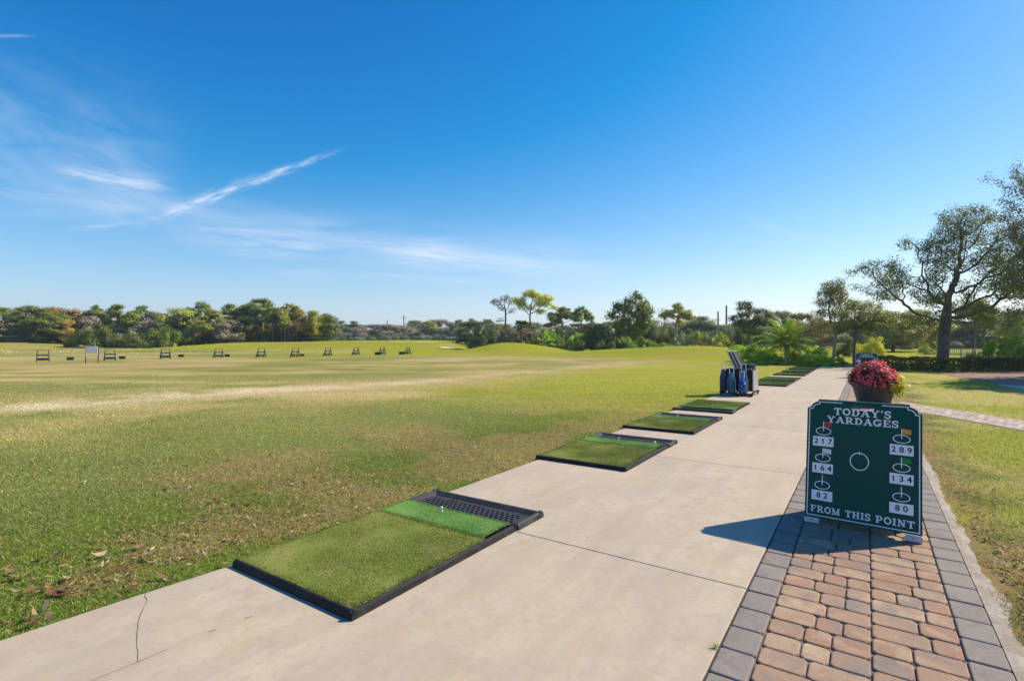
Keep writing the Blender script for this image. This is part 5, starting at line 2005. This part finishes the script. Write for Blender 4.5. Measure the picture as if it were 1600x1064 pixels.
def feather_palm(px, Y, trunk_h, n, L, seed):
    r = np.random.default_rng(seed)
    x = (px - 800) / F_PX * Y
    o = empty('feather_palm', (x, Y, hz(x, Y)), 0, 'feathery palm with long arching fronds in the bed past the ball cart', 'palm')
    MB().tube([(0, 0, 0), (.02, .0, trunk_h * .5), (0, 0, trunk_h)], [.16, .13, .15], 10).obj('trunk', BK['grey'], o, smooth=True)
    Vs, ribs = [], MB()
    for k in range(n):
        a = 2.4 * k + r.uniform(-.3, .3)
        el = 1.45 - 1.9 * (k / n) ** .9 + r.uniform(-.12, .12)
        ln = L * r.uniform(.85, 1.1)
        pts = []
        p = np.array([0, 0, trunk_h])
        nseg = 14
        for q in range(nseg + 1):
            pts.append(p.copy())
            e = el - 1.0 * (q / nseg) ** 1.6
            p = p + np.array([math.cos(a) * math.cos(e), math.sin(a) * math.cos(e), math.sin(e)]) * ln / nseg
        ribs.tube(pts, [.018 * (1 - .8 * q / nseg) for q in range(nseg + 1)], 4)
        side = np.array([-math.sin(a), math.cos(a), 0])
        for q in range(2, nseg * 3):
            f = q / 3
            i0 = min(int(f), nseg - 1)
            pt = pts[i0] + (pts[i0 + 1] - pts[i0]) * (f - i0)
            d = pts[i0 + 1] - pts[i0]
            d /= np.linalg.norm(d)
            ll = ln * .24 * math.sin(math.pi * min(1, .15 + .85 * f / nseg)) ** .7
            for sgn in (-1, 1):
                v = side * sgn * .8 + d * .62 + np.array([0, 0, -.18 + r.uniform(-.12, .22)])
                v /= np.linalg.norm(v)
                w = d * .022
                e_ = pt + v * ll - np.array([0, 0, .12 * ll])
                Vs += [pt - w, pt + w, e_ + w * .2, e_ - w * .2]
    link('fronds', quads_mesh('fronds', np.array(Vs), r), o, LF['lush2'])
    ribs.obj('frond_ribs', LF['olive'], o)
    return o


LF['lush2'] = leaf_mat('leaf_palm', (.075, .14, .016), (.18, .25, .035), .3, .35)
feather_palm(1229, 33.5, 1.35, 46, 2.15, 3)

# ---- clipped hedge
def hedge(name, pts, h, w, dens, leaf, mat, label):
    r = np.random.default_rng(13)
    allP, allN = [], []
    o = empty(name, (*pts[0], 0), 0, label, 'hedge')
    ox, oy = pts[0]
    core = MB()
    for (ax, ay), (bx, by) in zip(pts[:-1], pts[1:]):
        L = math.hypot(bx - ax, by - ay)
        n = int(dens * L * (2 * h + w))
        dx, dy = (bx - ax) / L, (by - ay) / L
        u = r.uniform(0, L, n)
        per = r.uniform(0, 2 * h + w, n)
        off = np.where(per < h, -w / 2, np.where(per < h + w, per - h - w / 2, w / 2))
        z = np.where(per < h, per, np.where(per < h + w, h, per - h - w))
        N = np.stack([np.where(np.abs(off) >= w / 2 - 1e-6, np.sign(off), 0), np.zeros(n), np.where(z >= h - 1e-6, 1.0, .15)], 1)
        bumpy = .22 * (fbm(ax + u * dx + z, ay + u * dy + off, .7, 3, 6) - .5)
        depth = r.exponential(.07, n)
        X = ax - ox + u * dx + (-dy) * -(off) * 1.0 + 0
        # outward normal in plan
        px_, py_ = dy, -dx
        X = ax - ox + u * dx + px_ * (off + np.sign(off) * (bumpy - depth))
        Y_ = ay - oy + u * dy + py_ * (off + np.sign(off) * (bumpy - depth))
        Z = np.clip(z + np.where(z > h * .85, bumpy * .9 - depth * .5, 0) + r.normal(0, .02, n), .02, None)
        allP.append(np.stack([X, Y_, Z], 1))
        allN.append(np.stack([px_ * N[:, 0], py_ * N[:, 0], N[:, 2]], 1) + r.normal(0, .5, (n, 3)))
        for q in range(int(L / .5)):
            f = (q + .5) * .5
            cx, cy = ax - ox + dx * f, ay - oy + dy * f
            for b_ in range(3):
                core.tube([(cx + r.normal(0, .1), cy + r.normal(0, .1), 0), (cx + r.normal(0, .2), cy + r.normal(0, .2), h * .85)], [.02, .008], 4)
    P = np.concatenate(allP)
    N = np.concatenate(allN)
    link('foliage', quads_mesh('foliage', leaf_cloud(P, N, leaf, r, .6), r), o, mat)
    return o


LF['hedge'] = leaf_mat('leaf_hedge', (.022, .040, .012), (.065, .085, .025), .2)
hp = [gnd(1374, 577), gnd(1440, 580.5), gnd(1500, 581.5), gnd(1560, 580.5), gnd(1640, 580), gnd(1740, 580)]
hp = [(x, y + .55) for x, y in hp]
hedge('hedge', hp, .66, 1.1, 850, .075, LF['hedge'], 'long low clipped dark green hedge below the live oak')

# ---- white railing of a small bridge
xa, ya = gnd(1480, 558)
rl = empty('railing', ((1480 - 800) / F_PX * 48, 48, 0), 0, 'pale railing of a small bridge seen right of the live oak trunk', 'railing')
m = MB()
wd_ = (1560 - 1480) / F_PX * 48
pale = plain('railing_pale', (.42, .40, .40), .7)
for z_ in (.35, .72):
    m.bar((0, 0, z_), (wd_, -.4, z_), .06, .05)
m.obj('rails', pale, rl)
m = MB()
for k in range(26):
    f = (k + .5) / 26
    m.bar((wd_ * f, -.4 * f, .35), (wd_ * f, -.4 * f, .72), .035)
m.obj('balusters', pale, rl)
for k in range(5):
    f = k / 4
    MB().box((wd_ * f, -.4 * f, .42), (.10, .10, .84)).obj('post', pale, rl)

# ================================================================== GRASS BLADES AND LITTER
def scatter_region(n, y0, y1, fn, seed):
    """points with density falling as 1/y^2 inside the wedge seen by the camera (and a margin around it)"""
    r = np.random.default_rng(seed)
    u = r.random(n)
    Y = 1 / ((1 - u) / y0 + u / y1)           # pdf ~ 1/y^2
    Y = y0 * (y1 / y0) ** u                   # uniform in log depth
    X = Y * r.uniform(-1.12, 1.12, n)
    m = fn(X, Y)
    return X[m], Y[m]


def grass_obj(X, Y, seed, hmin, hmax, z=-.016):
    r = np.random.default_rng(seed)
    n = len(X)
    dist = np.hypot(X, Y)
    sc = (np.maximum(dist, 3.0) / 3.3) ** .75
    an = r.uniform(0, 2 * np.pi, n)
    w = r.uniform(.0016, .0030, n) * sc
    h = r.uniform(hmin, hmax, n) * sc ** .25
    lean = r.normal(0, .9, (n, 2)) * h[:, None]
    A = np.stack([X - np.cos(an) * w, Y - np.sin(an) * w, np.full(n, z)], 1)
    B = np.stack([X + np.cos(an) * w, Y + np.sin(an) * w, np.full(n, z)], 1)
    C_ = np.stack([X + lean[:, 0], Y + lean[:, 1], z + h], 1)
    V_ = np.stack([A, B, C_], 1).reshape(-1, 3)
    col = groundcol(X, Y)
    dryb = r.random(n) < .24
    col = np.where(dryb[:, None], col * .35 + .65 * np.array([[.36, .28, .14]]), col * np.array([[.92, 1.08, .8]]))
    col = col * r.uniform(.9, 2.1, n)[:, None]
    return np_mesh('grass', V_, 3, np.arange(3 * n), cols={'turf': ('FACE', np.clip(col, 0, 1))})


gbm, nt, out = new_mat('grass_blade')
at = nd(nt, 'ShaderNodeAttribute', attribute_name='turf').outputs['Color']
b = nd(nt, 'ShaderNodeBsdfPrincipled', {'Base Color': at, 'Roughness': .6})
b.inputs['Specular IOR Level'].default_value = .25
t = nd(nt, 'ShaderNodeBsdfTranslucent', {'Color': at})
mx = nd(nt, 'ShaderNodeMixShader', {0: .35, 1: b.outputs[0], 2: t.outputs[0]})
nt.links.new(mx.outputs[0], out.inputs[0])


def left_ok(X, Y):
    s, t_ = ST(X, Y)
    rr = edge_t(s) - t_
    return (rr > .004 + .07 * (vnoise(s / .13, s * 0, 2) - .62) + .03 * (vnoise(s / .03, s * 0, 5) - .5)) & (s < 40) & (np.random.default_rng(3).random(len(X)) > sstep(9, 30, np.hypot(X, Y)))


def right_ok(X, Y):
    s, t_ = ST(X, Y)
    q = t_ - .605 - .06 * vnoise(s / .25, s * 0 + 1, 3)
    side = (X > 8.62) & (X < 9.8)
    return (q > 0) & (vnoise(X / .22, Y / .22, 9) * .5 + fbm(X, Y, .8, 2, 4) * .5 + np.clip(q, 0, 1) * .5 > .37) & (~side) & (s < 34) & (np.random.default_rng(4).random(len(X)) > sstep(9, 26, np.hypot(X, Y)))


X, Y = scatter_region(620000, 2.2, 34, left_ok, 1)
tag(link('grass', grass_obj(X, Y, 3, .009, .027), None, gbm), 'short mixed green and straw turf beside the concrete path', 'grass', kind='stuff')
X, Y = scatter_region(420000, 2.2, 30, right_ok, 2)
tag(link('grass', grass_obj(X, Y, 4, .009, .026), None, gbm), 'thin yellowish lawn right of the brick walk', 'grass', kind='stuff')


def leaf_litter(X, Y, seed, sz):
    r = np.random.default_rng(seed)
    n = len(X)
    L = r.uniform(.5, 1.25, n) * sz
    wd2 = L * r.uniform(.16, .34, n)
    a = r.uniform(0, 2 * np.pi, n)
    t = np.stack([np.cos(a), np.sin(a), r.normal(0, .25, n)], 1)
    s_ = np.stack([-np.sin(a), np.cos(a), r.normal(0, .5, n)], 1)
    P = np.stack([X, Y, np.full(n, .004) + r.uniform(0, .022, n)], 1)
    up = np.array([0, 0, 1.0])
    curl = (L * r.uniform(.0, .22, n))[:, None]
    T, S = t * L[:, None] * .5, s_ * wd2[:, None] * .5
    V_ = np.stack([P - T + up * curl, P - T * .3 - S, P - T * .3 + S, P + T * .4 - S * .9, P + T * .4 + S * .9, P + T + up * curl * .8], 1).reshape(-1, 3)
    base = np.arange(n)[:, None] * 6
    F3 = np.concatenate([base + np.array([[0, 1, 2]]), base + np.array([[1, 3, 2]]), base + np.array([[2, 3, 4]]), base + np.array([[3, 5, 4]])], 1).ravel()
    pal = np.array([(.33, .20, .10), (.42, .28, .14), (.24, .12, .055), (.46, .18, .06), (.52, .39, .22), (.13, .075, .045), (.58, .48, .31)])
    ci = r.choice(len(pal), n, p=[.27, .26, .13, .06, .16, .07, .05])
    col = pal[ci] * r.uniform(.7, 1.25, n)[:, None]
    return np_mesh('leaf_litter', V_, 3, F3, cols={'turf': ('FACE', np.repeat(col, 4, 0))})


def litter_ok(X, Y):
    s, t_ = ST(X, Y)
    rr = edge_t(s) - t_
    n1 = fbm(X, Y, 1.6, 4, 11)
    n2 = fbm(X, Y, .5, 3, 23)
    k = .75 * sstep(.44, .64, n1 + .25 * (n2 - .5) + .10 * np.exp(-((rr - .8) / .8) ** 2) + .07 * np.exp(-((rr - .3) / .3) ** 2) * sstep(1.6, 2.4, s) - .09 * np.exp(-(rr / .30) ** 2) * (1 - sstep(1.4, 2.2, s)))
    k = (.10 + k) * (1 - sstep(2.5, 5.5, rr)) * (1 - .75 * sstep(8, 16, Y))
    return (rr > .02) & (np.random.default_rng(8).random(len(X)) < k)


X, Y = scatter_region(66000, 2.3, 20, litter_ok, 6)
tag(link('leaf_litter', leaf_litter(X, Y, 1, .040), None, gbm), 'brown fallen leaves scattered in the turf along the path', 'leaves', kind='stuff')
xs, ys = [], []
rr_ = np.random.default_rng(31)
for px, py, sp_, n in ((90, 915, 26, 9), (110, 930, 18, 7), (200, 870, 40, 12), (35, 905, 14, 6), (60, 960, 30, 10), (330, 790, 60, 14), (450, 760, 60, 12), (20, 875, 30, 6), (145, 900, 60, 14)):
    for k in range(n):
        a, b_ = gnd(px + rr_.normal(0, sp_), py + rr_.normal(0, sp_ * .3))
        s, t_ = ST(a, b_)
        if float(edge_t(s)) - t_ > .05:
            xs.append(a)
            ys.append(b_)
tag(link('leaf_litter', leaf_litter(np.array(xs), np.array(ys), 5, .095), None, gbm), 'larger curled orange and brown leaves lying in the near left turf', 'leaves', kind='stuff')


def litter_r(X, Y):
    s, t_ = ST(X, Y)
    q = t_ - .72
    k = .75 * np.exp(-((q - .12) / .3) ** 2) * (1 - sstep(5, 8, s)) + .06 * sstep(.2, 1, q)
    return (q > 0) & (np.random.default_rng(9).random(len(X)) < k) & (Y < 9)


X, Y = scatter_region(26000, 2.3, 10, litter_r, 7)
tag(link('leaf_litter', leaf_litter(X, Y, 2, .05), None, gbm), 'brown leaf litter beside the brick walk', 'leaves', kind='stuff')

# little weed in the joint between concrete and pavers
x, y = gnd(1118, 1012)
r = np.random.default_rng(2)
m = MB()
for k in range(26):
    a = r.uniform(0, 6.28)
    e = r.uniform(.2, 1.3)
    L = r.uniform(.02, .042)
    d = np.array([math.cos(a) * math.cos(e), math.sin(a) * math.cos(e), math.sin(e)])
    sd_ = np.array([-math.sin(a), math.cos(a), 0]) * .003
    m.add([tuple(-sd_), tuple(sd_), tuple(d * L + sd_ * .2 - np.array([0, 0, .006])), tuple(d * L - sd_ * .2 - np.array([0, 0, .006]))], [(0, 1, 2, 3)])
o = m.obj('weed', LF['lush'])
o.location = (x, y, -.004)
tag(o, 'tiny green weed growing in the joint between concrete and pavers', 'weed')

# ================================================================== AIR
hzm, nt, out = new_mat('haze_air')
vol = nt.nodes.new('ShaderNodeVolumePrincipled')
vol.inputs['Color'].default_value = (.82, .90, 1.0, 1)
vol.inputs['Density'].default_value = .00035
vol.inputs['Anisotropy'].default_value = .3
nt.links.new(vol.outputs[0], out.inputs['Volume'])
hb_ = MB().box((0, 1790, 7.5), (7400, 5000, 18.0))
o = hb_.obj('haze', hzm)
tag(o, 'thin pale air over the whole range', 'haze', kind='stuff')
